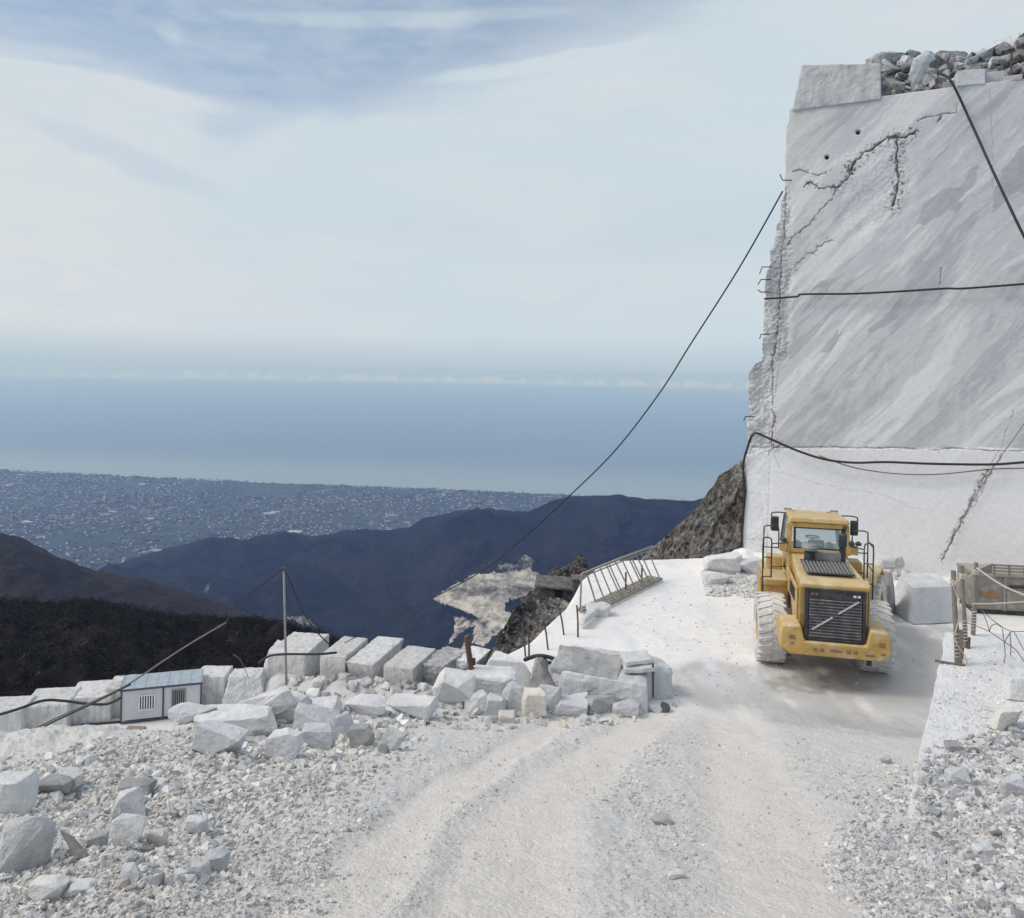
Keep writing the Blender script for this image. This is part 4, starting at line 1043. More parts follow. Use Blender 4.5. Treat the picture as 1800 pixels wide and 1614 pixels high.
# the big smooth block and the flat slabs lying on it
def slab(name, P, mat, label, cat, bevel=.03, rough=.02, group=None, cuts=10, seed=1, drip=0.0):
    """a sawn or split block from its eight corners (bottom four, top four), worn along its edges"""
    mb_ = MB().hexa([Vector(p) for p in P])
    bm = bmesh.new(); vs = [bm.verts.new(p) for p in mb_.v]
    for f in mb_.f: bm.faces.new([vs[i] for i in f])
    bmesh.ops.recalc_face_normals(bm, faces=bm.faces)
    bmesh.ops.bevel(bm, geom=list(bm.edges), offset=bevel, segments=2, affect='EDGES', profile=.6)
    L = max(e.calc_length() for e in bm.edges)
    for _ in range(5):
        es = [e for e in bm.edges if e.calc_length() > L / cuts]
        if not es: break
        bmesh.ops.subdivide_edges(bm, edges=es, cuts=1, use_grid_fill=True)
    bmesh.ops.triangulate(bm, faces=[f for f in bm.faces if len(f.verts) > 4])
    bm.normal_update()
    V = np.array([v.co[:] for v in bm.verts]); N = np.array([v.normal[:] for v in bm.verts])
    dz = rough * (fbm(V * 1.1 + seed, 4) * 1.6 + .9 * fbm(V * 5 + seed, 4))
    c = V.mean(0)
    for v, a, nn in zip(bm.verts, dz, N): v.co += Vector(nn * a)
    org = Vector((c[0], c[1], V[:, 2].min()))
    for v in bm.verts: v.co -= org
    me = bpy.data.meshes.new(name); bm.to_mesh(me); bm.free()
    o = link(name, me, mat); o.location = org
    return tag(o, label, cat, group)
def blockbox(c, d, yaw=0, tilt=(0, 0), taper=0.0, skew=0.0):
    """corners of a block: c = middle of its foot, d = sizes"""
    q = Euler((R(tilt[0]), R(tilt[1]), R(yaw))).to_matrix(); P = []
    for k_ in (0, 1):
        for i, j in ((-.5, -.5), (.5, -.5), (.5, .5), (-.5, .5)):
            s_ = 1 - taper * k_
            P.append(Vector(c) + q @ Vector((i * d[0] * s_ + skew * k_, j * d[1] * s_, k_ * d[2])))
    return P
def gp(px, py): return Vector(hit(px, py, False, 200)[0][0])
a = gp(1075, 1246)
slab('marble_block', blockbox(a + Vector((-.02, .95, -.22)), (1.95, 1.7, .86), yaw=-12, tilt=(4, 3), taper=.06), 'marble_bluegrey', 'large smooth grey-white block at the right end of the roadside heap', 'stone block', bevel=.12, rough=.05, cuts=16)
b = gp(1160, 1236)
slab('marble_block', blockbox(b + Vector((-.10, .7, -.3)), (.7, 1.1, .95), yaw=12, tilt=(0, 10), taper=.35), 'marble_bluegrey', 'sloping grey-white chunk behind the thin rod', 'stone block', bevel=.1, rough=.05)
P0, P1 = a + Vector((-.80, .55, .52)), a + Vector((.50, .6, .52))
slab('stone_slab', blockbox(P0 + Vector((.35, .2, .05)), (1.45, .95, .15), yaw=-14, tilt=(10, 5)), 'marble_grey', 'rough grey-brown slab leaning on top of the large smooth block', 'stone slab', bevel=.05, rough=.05)
slab('stone_slab', blockbox(P1 + Vector((.12, .1, .24)), (.62, .5, .12), yaw=8, tilt=(4, -4)), 'marble_white', 'thin white slab, topmost at the right end of the large smooth block', 'stone slab', bevel=.04, rough=.03)
slab('stone_slab', blockbox(P1 + Vector((.18, .0, .10)), (.72, .5, .13), yaw=-4, tilt=(3, -6)), 'marble_white', 'thin white slab sandwiched under the topmost slab of the large smooth block', 'stone slab', bevel=.04, rough=.03)
# black hoses over the heap
hz1 = [W(922, 1160, 18.2), W(945, 1153, 18.0), W(970, 1157, 17.9), W(992, 1172, 17.7), W(1000, 1182, 17.6)]
tag(MB().tube(spline(hz1), .045).build('hose', 'cable_black', None, smooth=True), 'thick black hose arching over the roadside heap below the twin thin posts', 'hose')
hz2 = [W(958, 1168, 18.0), W(975, 1166, 17.9), W(997, 1178, 17.65)]
tag(MB().tube(spline(hz2), .04).build('hose', 'cable_black', None, smooth=True), 'short black hose end lying under the arching hose', 'hose')

# big sawn block right of the loader
s0 = G(1605, 1098, 0); s1 = G(1674, 1095, 0); s2 = G(1560, 1075, 0)
q = [s0, s1, s1 + Vector((.6, 1.6, 0)), s2 + Vector((.1, .4, 0))]
top = [s0 + Vector((.02, .15, 1.04)), s1 + Vector((.05, .1, 1.06)), s1 + Vector((.35, 1.5, 1.10)), s2 + Vector((.65, .45, 1.12))]
slab('sawn_block', q + top, 'marble_bluegrey', 'big sawn grey-white block with a sloping left face, right of the loader', 'stone block', bevel=.03, rough=.02, cuts=18)

# ------------------------------------------------------------------ pieces on the wall top
def on_wall(px, t_off, b, dz=0): 
    t = wallpt(px, 140)[0] + t_off
    return Vector((WP0[0] + t * WD[0] - b * WN_[0], WP0[1] + t * WD[1] - b * WN_[1], mound_z(t, b) + dz))
tl, tr = wallpt(1392, 186)[0] + .02, wallpt(1548, 168)[0]
zt = wtop(np.array([tl, tr]))
def wp(t, z, b): return Vector((WP0[0] + t * WD[0] - b * WN_[0], WP0[1] + t * WD[1] - b * WN_[1], z))
zl_, zr_ = wallpt(1405, 112)[1], wallpt(1545, 110)[1]
slab('wall_block', [wp(tl, zt[0] - .12, .02), wp(tr, zt[1] - .12, .02), wp(tr + .1, zt[1] - .05, 2.6), wp(tl + .3, zt[0] - .05, 2.6), wp(tl + .28, zl_, .12), wp(tr - .02, zr_, .10), wp(tr + .05, zr_ + .05, 2.6), wp(tl + .7, zl_ + .05, 2.6)],
     'wall_block_stone', 'wide streaked grey block standing on the top left corner of the wall', 'stone block', bevel=.05, rough=.035, cuts=26)
def wrock(px, b, w_, h_, mat, label, cat='rock', dz=-.1, **k):
    return rock(0, 0, w_ * F / on_wall(px, 0, b).y, h_ * F / on_wall(px, 0, b).y, mat, label, cat, loc=on_wall(px, 0, b, dz), **k)
wrock(1610, .9, 1.0, 1.35, 'marble_bluegrey', 'big pale boulder leaning right on the rubble above the wall', n=10, tilt=(0, 28), dep=.8)
wrock(1570, 1.9, 1.5, .7, 'marble_grey', 'broad grey rock behind the leaning boulder on the wall top', dz=-.3)
wrock(1655, 1.3, 1.1, .75, 'dark_stone', 'dark wedge-shaped rock right of the leaning boulder on the wall top', n=8)
wrock(1678, 2.3, 1.3, .8, 'marble_grey', 'grey rock at the skyline above the dark wedge rock', dz=-.45)
wrock(1752, 2.0, 1.3, .42, 'marble_bluegrey', 'pale slanting slab on the rubble at the top right', n=8, tilt=(0, -28), dep=.7)
wrock(1793, 2.2, .8, .9, 'marble_white', 'pale rock cut off by the right frame edge on the wall top', n=9, dz=-.4)
for (px, sx, sz, b, mat, lb) in ((1705, .85, .52, .30, 'marble_white', 'clean white cube-like block on the brink of the wall top'), (1740, .95, .45, .55, 'marble_bluegrey', 'pale grey block joined to the right of the clean white cube'), (1672, .55, .30, .55, 'marble_grey', 'small dark grey block left of the clean white cube'), (1772, .9, .20, .4, 'marble_grey', 'flat grey slab right of the pale grey block on the wall top')):
    c_ = on_wall(px, 0, b); c_.z = float(wtop(np.array([wallpt(px, 140)[0]]))[0]) - .03
    slab('cut_block', blockbox(c_, (sx, .6, sz), yaw=-25 + (8 if sx < .9 else -4)), mat, lb, 'stone block', bevel=.02, rough=.012)
# iron pin and a hose on the wall top
tag(MB().tube([on_wall(1779, 0, .25, -.1), on_wall(1779, 0, .25, .95)], .035).build('iron_post', 'rusty_steel'), 'short dark post standing on the wall brink near the right frame edge', 'post')
tag(MB().tube([on_wall(1648, 0, .3, -.1), on_wall(1650, 0, .3, .9)], .02).tube([on_wall(1648, 0, .3, .35), on_wall(1630, 0, .3, .62)], .012).build('iron_post', 'rusty_steel'), 'thin forked rusty stake on the wall brink beside the thick cable', 'post')
tag(MB().tube(spline([W(1560, 99, 31.6), W(1572, 94.5, 31.6), W(1585, 94, 31.6), W(1600, 97, 31.5)]), .035).build('hose', 'cable_black', smooth=True), 'black hose curving over the rubble at the skyline', 'hose')

# ------------------------------------------------------------------ row of quarry blocks on the lower bench
BG = 'marble blocks lined up along the lower bench'
def bpt(px, py): return G(px, py, BZ)
def rowblock(px0, px1, pyb, hpx, dep, mat, label, yaw=0, taper=0.0, dz=0.0, tilt=(0, 0), rough=.05, Yover=None, skew=0, bevel=.10):
    m_ = (px0 + px1) / 2
    c = bpt(m_, pyb) if Yover is None else W(m_, pyb, Yover)
    w_ = (px1 - px0) * c.y / F; h_ = hpx * c.y / F
    return slab('marble_block', blockbox(c + Vector((0, dep / 2, dz)), (w_, dep, h_), yaw=yaw, taper=taper, tilt=tilt, skew=skew), mat, label, 'stone block', bevel=bevel, rough=rough, group=BG, cuts=16, seed=px0 * .37)
rowblock(-70, 24, 1308, 56, 2.4, 'block_stained', 'rounded stained block at the far left of the lower row, cut off by the frame', yaw=12)
rowblock(27, 104, 1291, 50, 3.0, 'block_stained', 'flat grey-faced block second from the left frame edge, with a dark gap each side', yaw=12)
rowblock(107, 182, 1272, 46, 3.0, 'block_stained', 'long veined block with a snowy white top left of the cabin', yaw=12)
rowblock(178, 222, 1262, 52, 2.4, 'block_stained', 'block half hidden behind the left end of the cabin', yaw=12)
rowblock(338, 391, 1240, 50, 2.2, 'block_stained', 'upright block with diagonal saw scratches just right of the cabin', yaw=4)
rowblock(382, 462, 1252, 58, 2.6, 'marble_white', 'tapering white block with dripping streaks between the cabin and the pole', yaw=8, taper=.34, rough=.10)
rowblock(456, 520, 1190, 50, 3.4, 'marble_white', 'rounded white boulder-like block behind the foot of the cable pole', Yover=57, taper=.30, rough=.14, dz=-.4)
rowblock(474, 545, 1228, 54, 4.6, 'block_stained', 'longest stained block right in front of the cable pole', yaw=-8, dz=1.0)
rowblock(470, 575, 1236, 26, 4.0, 'block_stained', 'low block underneath the longest stained block', yaw=-8, dz=-.2)
rowblock(569, 617, 1236, 52, 4.2, 'block_stained', 'clean pale block with square corners in the middle of the row', yaw=-12, dz=1.2)
rowblock(545, 610, 1248, 30, 3.0, 'block_stained', 'low dark block wedged under the clean pale block', yaw=-6, dz=-.2)
rowblock(629, 670, 1236, 50, 4.4, 'block_stained', 'stained block narrowing downwards, left of the wide drip-stained one', yaw=-14, taper=-.3, dz=1.0)
rowblock(684, 742, 1252, 56, 4.2, 'block_stained', 'wide drip-stained block with a grey dark side, right of the middle of the row', yaw=-16, dz=.9)
rowblock(752, 800, 1244, 48, 4.0, 'marble_grey', 'dark rough block at the right end of the row', yaw=-24, dz=1.0, rough=.16)
rowblock(800, 850, 1232, 40, 3.0, 'marble_white', 'white block at the right end of the row, behind the big rusty post', yaw=-20, dz=1.2, rough=.1)

# ------------------------------------------------------------------ stones scattered over the banks
protos = [hull_mesh('marble_chunk', (1, .8, .6), n * 2, 500 + i, bx_, 3, .05, .03) for i, (n, bx_) in enumerate(((9, .7), (11, .5), (8, .6), (13, .4), (10, .8), (12, .3)))]
flat_protos = [hull_mesh('marble_chunk', (1, .75, .32), n * 2, 600 + i, .7, 3, .04, .03) for i, n in enumerate((9, 10, 12))]
def scatter_rocks(n, poly, smin, smax, mats, label, group, pw=1.5):
    xs_ = [p[0] for p in poly]; ys_ = [p[1] for p in poly]; k = 0
    first = {}
    while k < n:
        m = (n - k) * 3 + 10
        px, py = rng.uniform(min(xs_), max(xs_), m), rng.uniform(min(ys_), max(ys_), m)
        s = in_poly(px, py, poly); px, py = px[s], py[s]
        P, Yv = hit(px, py, False, 160)
        for p, y in zip(P, Yv):
            if k >= n or not np.isfinite(y) or y > 30: continue
            sz = (smin + (smax - smin) * rng.uniform() ** pw) * y / F
            me = (protos + flat_protos)[rng.integers(0, 9)]; mt_ = mats[rng.integers(0, len(mats))]
            key = (me.name, mt_)
            if key not in first:
                m2_ = me.copy(); m2_.materials.clear(); m2_.materials.append(MATS[mt_]); m2_.name = 'marble_chunk'
                o = bpy.data.objects.new('marble_chunk', m2_); first[key] = o
            else: o = first[key].copy()
            C.objects.link(o)
            o.location = Vector(p) + Vector((0, 0, -.12 * sz)); o.scale = Vector((1, rng.uniform(.75, 1.1), rng.uniform(.7, 1.15))) * sz
            o.rotation_euler = (rng.normal() * .35, rng.normal() * .35, rng.uniform(0, 6.28))
            tag(o, label, 'stone', group); k += 1
WM = ['marble_white', 'marble_white', 'marble_bluegrey', 'marble_grey', 'marble_ochre']
scatter_rocks(80, [(0, 1370), (120, 1335), (330, 1285), (420, 1330), (440, 1420), (380, 1560), (350, 1614), (0, 1614)], 12, 30, ['marble_white', 'marble_white', 'marble_bluegrey', 'marble_ochre', 'marble_grey'], 'small loose marble chunk in the left foreground rubble bank', 'loose chunks in the left bank')
scatter_rocks(45, [(340, 1270), (460, 1235), (700, 1238), (720, 1300), (640, 1360), (470, 1400), (400, 1340)], 10, 30, ['marble_white', 'marble_white', 'marble_bluegrey', 'marble_grey'], 'small angular chunk among the big slabs right of the cabin', 'chunks among the slabs in front of the block row')
scatter_rocks(30, [(700, 1245), (860, 1225), (1040, 1240), (1180, 1245), (1170, 1275), (880, 1285), (720, 1275)], 7, 22, ['marble_white', 'marble_bluegrey', 'marble_grey'], 'small chip of stone along the foot of the roadside heap', 'chips along the roadside heap')
scatter_rocks(85, [(1640, 1330), (1730, 1290), (1800, 1270), (1800, 1614), (1740, 1614), (1640, 1480), (1610, 1400)], 10, 30, ['marble_bluegrey', 'marble_bluegrey', 'marble_white', 'marble_grey'], 'grey marble chunk in the gravel pile at the right edge', 'grey chunks in the right-hand gravel pile')
scatter_rocks(30, [(1240, 1000), (1330, 995), (1350, 1048), (1240, 1045)], 6, 17, ['marble_white', 'marble_white', 'marble_ochre'], 'small white lump in the rubble heaped at the wall corner left of the loader', 'lumps heaped at the wall corner')
scatter_rocks(24, [(1530, 985), (1690, 1000), (1690, 1015), (1540, 1018)], 8, 20, ['marble_white', 'marble_bluegrey', 'marble_ochre', 'marble_white'], 'small lump in the rubble along the wall foot right of the loader', 'lumps along the wall foot')
# wall-top rubble stones
first_ = {}
for k_ in range(172):
    me = (protos + flat_protos)[rng.integers(0, 9)]; mt_ = ['dark_stone', 'marble_grey', 'marble_grey', 'marble_bluegrey'][rng.integers(0, 4)]
    if (me.name, mt_) not in first_:
        m2_ = me.copy(); m2_.materials.clear(); m2_.materials.append(MATS[mt_]); m2_.name = 'rubble_stone'
        first_[(me.name, mt_)] = o = bpy.data.objects.new('rubble_stone', m2_)
    else: o = first_[(me.name, mt_)].copy()
    C.objects.link(o)
    px, b = rng.uniform(1552, 1830), rng.uniform(.4, 3.0) ; sz = rng.uniform(.18, .55)
    o.location = on_wall(px, 0, b, -.05); o.scale = (sz, sz * rng.uniform(.7, 1.1), sz * rng.uniform(.8, 1.2)); o.rotation_euler = (rng.normal() * .5, rng.normal() * .5, rng.uniform(0, 6.28))
    tag(o, 'dark rubble stone in the loose heap on top of the wall', 'stone', 'rubble stones on the wall top')

# ------------------------------------------------------------------ gravel: one object of many small stones
def pebble_protos(n=8):
    out_ = []
    for i in range(n):
        bm = bmesh.new(); rs = np.random.default_rng(900 + i)
        d = rs.normal(size=(9 + i % 3, 3)); d /= np.linalg.norm(d, axis=1)[:, None]; d *= np.array([.5, .42, .30]) * rs.uniform(.85, 1.1, (len(d), 1))
        for p in d: bm.verts.new(p)
        r_ = bmesh.ops.convex_hull(bm, input=bm.verts)
        dead = [g for g in r_['geom_interior'] if isinstance(g, bmesh.types.BMVert)]
        if dead: bmesh.ops.delete(bm, geom=dead, context='VERTS')
        bmesh.ops.triangulate(bm, faces=bm.faces); bmesh.ops.recalc_face_normals(bm, faces=bm.faces)
        bm.verts.index_update()
        out_.append((np.array([v.co[:] for v in bm.verts]), np.array([[v.index for v in f.verts] for f in bm.faces]))); bm.free()
    return out_
PP = pebble_protos()
def gravel(name, n, poly, smin, smax, pw, tones, label, dens=None, ymax=32, sizemin=.005, soft=75):
    xs_ = [p[0] for p in poly]; ys_ = [p[1] for p in poly]
    m = int(n * 2.2)
    px, py = rng.uniform(min(xs_), max(xs_), m), rng.uniform(min(ys_), max(ys_), m)
    k = in_poly(px, py, poly); px, py = px[k], py[k]
    P, Yv = hit(px, py, True, 200)
    ok_ = np.isfinite(Yv) & (Yv < ymax)
    de_ = np.full(len(px), 1e9)
    for (ax, ay), (bx2, by2) in zip(poly, poly[1:] + poly[:1]):
        if (ay > 1600 and by2 > 1600) or (ax < 5 and bx2 < 5) or (ax > 1795 and bx2 > 1795): continue
        vx, vy = bx2 - ax, by2 - ay; t_ = np.clip(((px - ax) * vx + (py - ay) * vy) / (vx * vx + vy * vy), 0, 1)
        de_ = np.minimum(de_, np.hypot(px - ax - t_ * vx, (py - ay - t_ * vy) * 1.6))
    cl_ = fbm(np.nan_to_num(P) * 1.3 + 9, 4)
    ok_ &= rng.uniform(0, 1, len(px)) < sstep(de_ + 50 * cl_, -5, soft) * np.clip(.75 + 1.1 * cl_, .15, 1)
    if dens is not None: ok_ &= rng.uniform(0, 1, len(px)) < dens(P)
    P, Yv = P[ok_][:n], Yv[ok_][:n]; n = len(P)
    s = (smin + (smax - smin) * rng.uniform(0, 1, n) ** pw) * Yv / F; s = np.maximum(s, sizemin)
    tn_ = np.array(tones)[rng.integers(0, len(tones), n)] * rng.uniform(.8, 1.12, (n, 1))
    VV, FF, TT = [], [], []; off = 0
    which = rng.integers(0, len(PP), n)
    for i, (v, f) in enumerate(PP):
        idx = np.where(which == i)[0]; c = len(idx)
        a, b, g = rng.uniform(0, 6.28, c), rng.normal(size=c) * .5, rng.normal(size=c) * .5
        ca, sa, cb_, sb, cg, sg = np.cos(a), np.sin(a), np.cos(b), np.sin(b), np.cos(g), np.sin(g)
        Rm = np.stack([np.stack([ca * cb_, ca * sb * sg - sa * cg, ca * sb * cg + sa * sg], -1), np.stack([sa * cb_, sa * sb * sg + ca * cg, sa * sb * cg - ca * sg], -1), np.stack([-sb, cb_ * sg, cb_ * cg], -1)], 1)
        w_ = np.einsum('nij,kj->nki', Rm, v) * s[idx][:, None, None] + P[idx][:, None, :] + np.array([0, 0, 1]) * (.10 * s[idx])[:, None, None]
        VV.append(w_.reshape(-1, 3)); FF.append((f[None] + (np.arange(c) * len(v))[:, None, None] + off).reshape(-1, 3)); TT.append(np.repeat(tn_[idx], len(v), 0)); off += c * len(v)
    me = mesh_np(name, np.concatenate(VV), np.concatenate(FF), False, np.concatenate(TT))
    return tag(link(name, me, 'gravel_mix'), label, 'gravel', kind='stuff')
def dpile(P): return np.clip(.25 + 1.1 * zin(P[:, 0], P[:, 1], False)[1], 0, 1)
def droad(P):
    n_ = fbm(np.stack([P[:, 0] * 1.1, P[:, 1] * .35, P[:, 0] * 0 + 21], -1), 5)
    return np.clip(.10 + 1.0 * sstep(-n_, -.25, .25), 0, 1) * (1 - .86 * track(P[:, 0], P[:, 1]))
wt_ = [(1.12, 1.11, 1.08), (1.2, 1.19, 1.16), (1.0, 1.0, 1.0), (1.12, 1.06, .96), (.78, .76, .73), (1.15, 1.13, 1.1)]
gt_ = [(1.02, 1.03, 1.06), (.88, .90, .93), (1.14, 1.14, 1.15), (.70, .72, .75), (1.05, 1.02, .96)]
gravel('gravel', 55200, [(-140, 1345), (240, 1288), (460, 1240), (700, 1240), (790, 1290), (680, 1400), (600, 1614), (-140, 1614)], 1.8, 17, 4.5, wt_, 'pale broken gravel covering the left rubble bank', dens=dpile)
gravel('gravel', 31200, [(1600, 1330), (1700, 1290), (1950, 1262), (1950, 1614), (1500, 1614), (1420, 1540), (1500, 1400)], 1.8, 18, 4.0, gt_, 'grey broken gravel covering the right-hand pile')
gravel('gravel', 55200, [(430, 1614), (560, 1400), (760, 1270), (1180, 1262), (1620, 1330), (1640, 1440), (1950, 1614)], 1.3, 9, 5.0, wt_, 'fine scattered gravel on the dusty road', dens=droad)
gravel('gravel', 9000, [(1235, 1004), (1300, 990), (1345, 990), (1352, 1052), (1240, 1048)], 2.2, 11, 2.5, [(1.28, 1.27, 1.24), (1.2, 1.2, 1.18), (1.05, 1.04, 1.0)], 'crumbled white rubble heaped at the wall corner', soft=14)
gravel('gravel', 7000, [(1530, 985), (1700, 995), (1700, 1015), (1650, 1012), (1530, 1030)], 2.0, 8, 2, wt_, 'crumbled white rubble along the wall foot', soft=10)
gravel('gravel', 1400, [(1050, 1050), (1240, 1010), (1560, 1110), (1640, 1110), (1640, 1200), (1300, 1260), (1150, 1240)], 1.5, 6, 5, [(1.1, 1.1, 1.1), (.8, .8, .8)], 'sparse crumbs of stone on the quarry floor')

# rubble under and between the blocks of the row
frst = {}
for k_ in range(125):
    px, py = rng.uniform(470, 860), rng.uniform(1205, 1245)
    xb = W(px, py, rng.uniform(52.3, 55.2)); fi = (xb.y - 20) / 46 * 129; fj = (xb.x + 75) / 87 * 199
    zb = bil(BZg, np.array([fi]), np.array([fj]))[0]
    me = (protos + flat_protos)[rng.integers(0, 9)]; mt_ = ['marble_white', 'marble_grey', 'block_stained'][rng.integers(0, 3)]
    if (me.name, mt_) not in frst:
        m2_ = me.copy(); m2_.materials.clear(); m2_.materials.append(MATS[mt_]); m2_.name = 'rubble_stone'; o = bpy.data.objects.new('rubble_stone', m2_); frst[(me.name, mt_)] = o
    else: o = frst[(me.name, mt_)].copy()
    C.objects.link(o); sz = rng.uniform(.3, 1.0); o.location = (xb.x, xb.y, zb - .1 * sz); o.scale = (sz, sz * .9, sz); o.rotation_euler = (rng.normal() * .4, rng.normal() * .4, rng.uniform(0, 6.28))
    tag(o, 'grey rubble stone wedged under the row of bench blocks', 'stone', 'rubble under the block row')

gravel('coarse_gravel', 1560, [(-140, 1360), (240, 1300), (460, 1270), (660, 1275), (640, 1360), (520, 1450), (450, 1614), (-140, 1614)], 10, 30, 2.6, wt_, 'fist-sized pale lumps lying through the left rubble bank', dens=dpile)
gravel('coarse_gravel', 780, [(1640, 1340), (1730, 1300), (1950, 1275), (1950, 1614), (1620, 1614), (1560, 1500)], 9, 28, 2.6, gt_, 'fist-sized grey lumps lying through the right-hand pile')
gravel('gravel', 3600, [(1640, 1150), (1950, 1120), (1950, 1290), (1610, 1345)], 1.5, 8, 4, wt_, 'thin scatter of chips over the pale right-hand ledge')

gravel('coarse_gravel', 420, [(700, 1262), (800, 1215), (900, 1200), (1060, 1235), (1190, 1240), (1185, 1272), (900, 1286), (720, 1284)], 8, 26, 2.4, wt_, 'broken lumps packed between the rocks of the roadside heap', soft=12)
gravel('coarse_gravel', 500, [(340, 1280), (460, 1240), (700, 1245), (720, 1290), (640, 1345), (480, 1385), (380, 1345)], 9, 30, 2.4, wt_, 'broken lumps packed between the slabs right of the cabin', soft=12)

# ------------------------------------------------------------------ the yellow wheel loader, seen from behind
LX0, LY0, LHEAD = 7.86, 19.95, R(12.5)
loader = empty('wheel_loader', (LX0, LY0, float(surf(np.array([LX0]), np.array([LY0]))[0]) - .01), -LHEAD)
tag(loader, 'large yellow wheel loader seen from behind on the wet quarry floor', 'wheel loader')
def Y_(*a): return a
def frame_hexa(mb, y0, x0, z0, z1, y1, x1, z2, z3):
    """solid between a rear face (y0, half width x0, z0..z1) and a front face"""
    return mb.hexa([(-x0, y0, z0), (x0, y0, z0), (x1, y1, z2), (-x1, y1, z2), (-x0, y0, z1), (x0, y0, z1), (x1, y1, z3), (-x1, y1, z3)])
# rear frame and hood
mb = MB(); frame_hexa(mb, -1.62, .76, 1.20, 2.48, .62, .66, 1.15, 2.62)
hood = mb.build('hood', 'yellow', loader, bevel=.05, seg=3)
mb = MB(); frame_hexa(mb, -1.88, .74, 2.36, 2.46, -1.60, .77, 2.40, 2.56)
mb.build('hood_lip', 'yellow', hood, bevel=.025)
mb = MB().box((0, -.30, 1.02), (.95, 2.4, .5)).box((0, 1.25, .95), (.70, 1.0, .9)); mb.build('rear_frame', 'yellow_worn', loader, bevel=.03)
# side panels with vent louvres and wheel arches
for s in (-1, 1):
    mb = MB().prism([(-1.60, 1.05), (-1.60, 2.30), (.55, 2.35), (.55, 1.75), (.05, 1.80), (-.60, 1.80), (-1.0, 1.35), (-1.1, 1.05)], 'x', s * .765, s * .80)
    mb.build('side_panel', 'yellow', loader, bevel=.008)
    v_ = MB()
    for k in range(7): v_.box((s * .805, -1.30 + k * .14, 2.05), (.015, .07, .30))
    v_.build('vent', 'dark_grille', loader)
# hood-top cooling grille
mb = MB().box((0, -.72, 2.605), (1.08, 1.10, .02), Euler((R(3.6), 0, 0)).to_matrix()); tg = mb.build('top_grille', 'dark_grille', loader)
mb = MB()
for k in range(13): mb.box((-.50 + k * .083, -.78, 2.622), (.035, .92, .035), Euler((R(3.6), 0, 0)).to_matrix() @ Euler((0, R(25), 0)).to_matrix())
mb.build('slat', 'grey_steel', tg)
MB().box((.10, -.10, 2.74), (.78, .12, .22)).build('engine_cross_plate', 'grey_steel', loader, bevel=.01)
# exhaust stack and air pre-cleaner
ex = MB().lathe([(2.45, .075), (3.0, .08), (3.02, .10), (3.30, .10), (3.34, .06)], (.46, -.10, 0), 'z', 20).build('exhaust_stack', 'black_steel', loader, smooth=False)
MB().tube([(.46, -.10, 3.32), (.47, -.12, 3.42), (.49, -.20, 3.50)], .055, 12).build('tail_pipe', 'black_steel', ex)
ac_ = MB().lathe([(2.55, .0), (2.55, .13), (2.86, .13), (2.86, .06), (2.92, .06)], (-.33, -.22, 0), 'z', 20).build('air_intake', 'black_steel', loader)
MB().lathe([(2.90, .07), (2.90, .19), (2.97, .20), (3.03, .16), (3.06, .07), (3.06, .0)], (-.33, -.22, 0), 'z', 20).build('intake_cap', 'grey_steel', ac_)
# rear radiator grille with its diagonal bar
gr = MB(); gr.box((0, -1.895, 1.80), (1.24, .03, 1.12)); gr = gr.build('radiator_grille', 'dark_grille', loader)
mb = MB()
for k in range(13): mb.box((0, -1.925, 1.30 + k * .068), (1.12, .045, .030), Euler((R(28), 0, 0)).to_matrix())
mb.build('louvre', 'louvre_steel', gr)
mb = MB().box((-.62, -1.87, 1.80), (.07, .14, 1.16)).box((.62, -1.87, 1.80), (.07, .14, 1.16)).box((0, -1.87, 2.355), (1.17, .14, .05)).box((0, -1.87, 1.235), (1.17, .14, .05)).box((0, -1.90, 2.24), (1.16, .06, .18))
mb.build('grille_frame', 'black_steel', gr, bevel=.008)
mb = MB().bar((-.50, -1.955, 1.45), (-.06, -1.955, 1.76), .012, .040).bar((.06, -1.955, 1.85), (.49, -1.955, 2.15), .012, .040); mb.build('diagonal_bar', 'silver', gr)
for x, mt in ((-.50, 'red_lens'), (-.41, 'red_lens'), (.41, 'lamp_lens'), (.50, 'lamp_lens')):
    MB().box((x, -1.935, 2.255), (.062, .02, .055)).build('rear_lamp', mt, gr, bevel=.006)
# inner fender corners of the engine bay
# counterweight
def cw_half(s):
    pass
prof = [(-1.18, 1.00), (-.98, .86), (.98, .86), (1.18, 1.00), (1.18, 1.34), (1.12, 1.50), (.74, 1.54), (.65, 1.18), (-.65, 1.18), (-.74, 1.54), (-1.12, 1.50), (-1.18, 1.34)]
cw = MB()
def cwp(x, z, f): return (x * f, 0, z)
n = len(prof)
Vc = [(x, -1.98 - .10 * (1 - abs(x) / 1.2), z) for x, z in prof] + [(x, -1.35 + (.30 if abs(x) > 1 else 0), z + (.03 if z > 1.3 else 0)) for x, z in prof]
def strip(a, b): return tuple(a)
cw.v = Vc
quads = [(0, 1, 8, 11), (8, 9, 10, 11), (1, 2, 7, 8), (2, 3, 4, 7), (4, 5, 6, 7)]
cw.f = quads + [tuple(i + n for i in q_[::-1]) for q_ in quads] + [(i, (i + 1) % n, (i + 1) % n + n, i + n) for i in range(n)]
cwo = cw.build('counterweight', 'yellow', loader, bevel=.045, seg=3)
for (x, z, w_, h_) in ((-.44, 1.03, .085, .085), (-.29, 1.03, .085, .085), (.28, 1.03, .085, .085), (.42, 1.03, .085, .085), (0, 1.04, .26, .06), (-.93, 1.26, .13, .09), (.98, 1.24, .13, .10), (.74, .99, .20, .05), (1.02, 1.03, .10, .05), (-.93, 1.12, .09, .035)):
    MB().box((x, -1.98 - .10 * (1 - abs(x) / 1.2) - .008, z), (w_, .02, h_)).build('recess', 'rust_patch', cwo, bevel=.006)
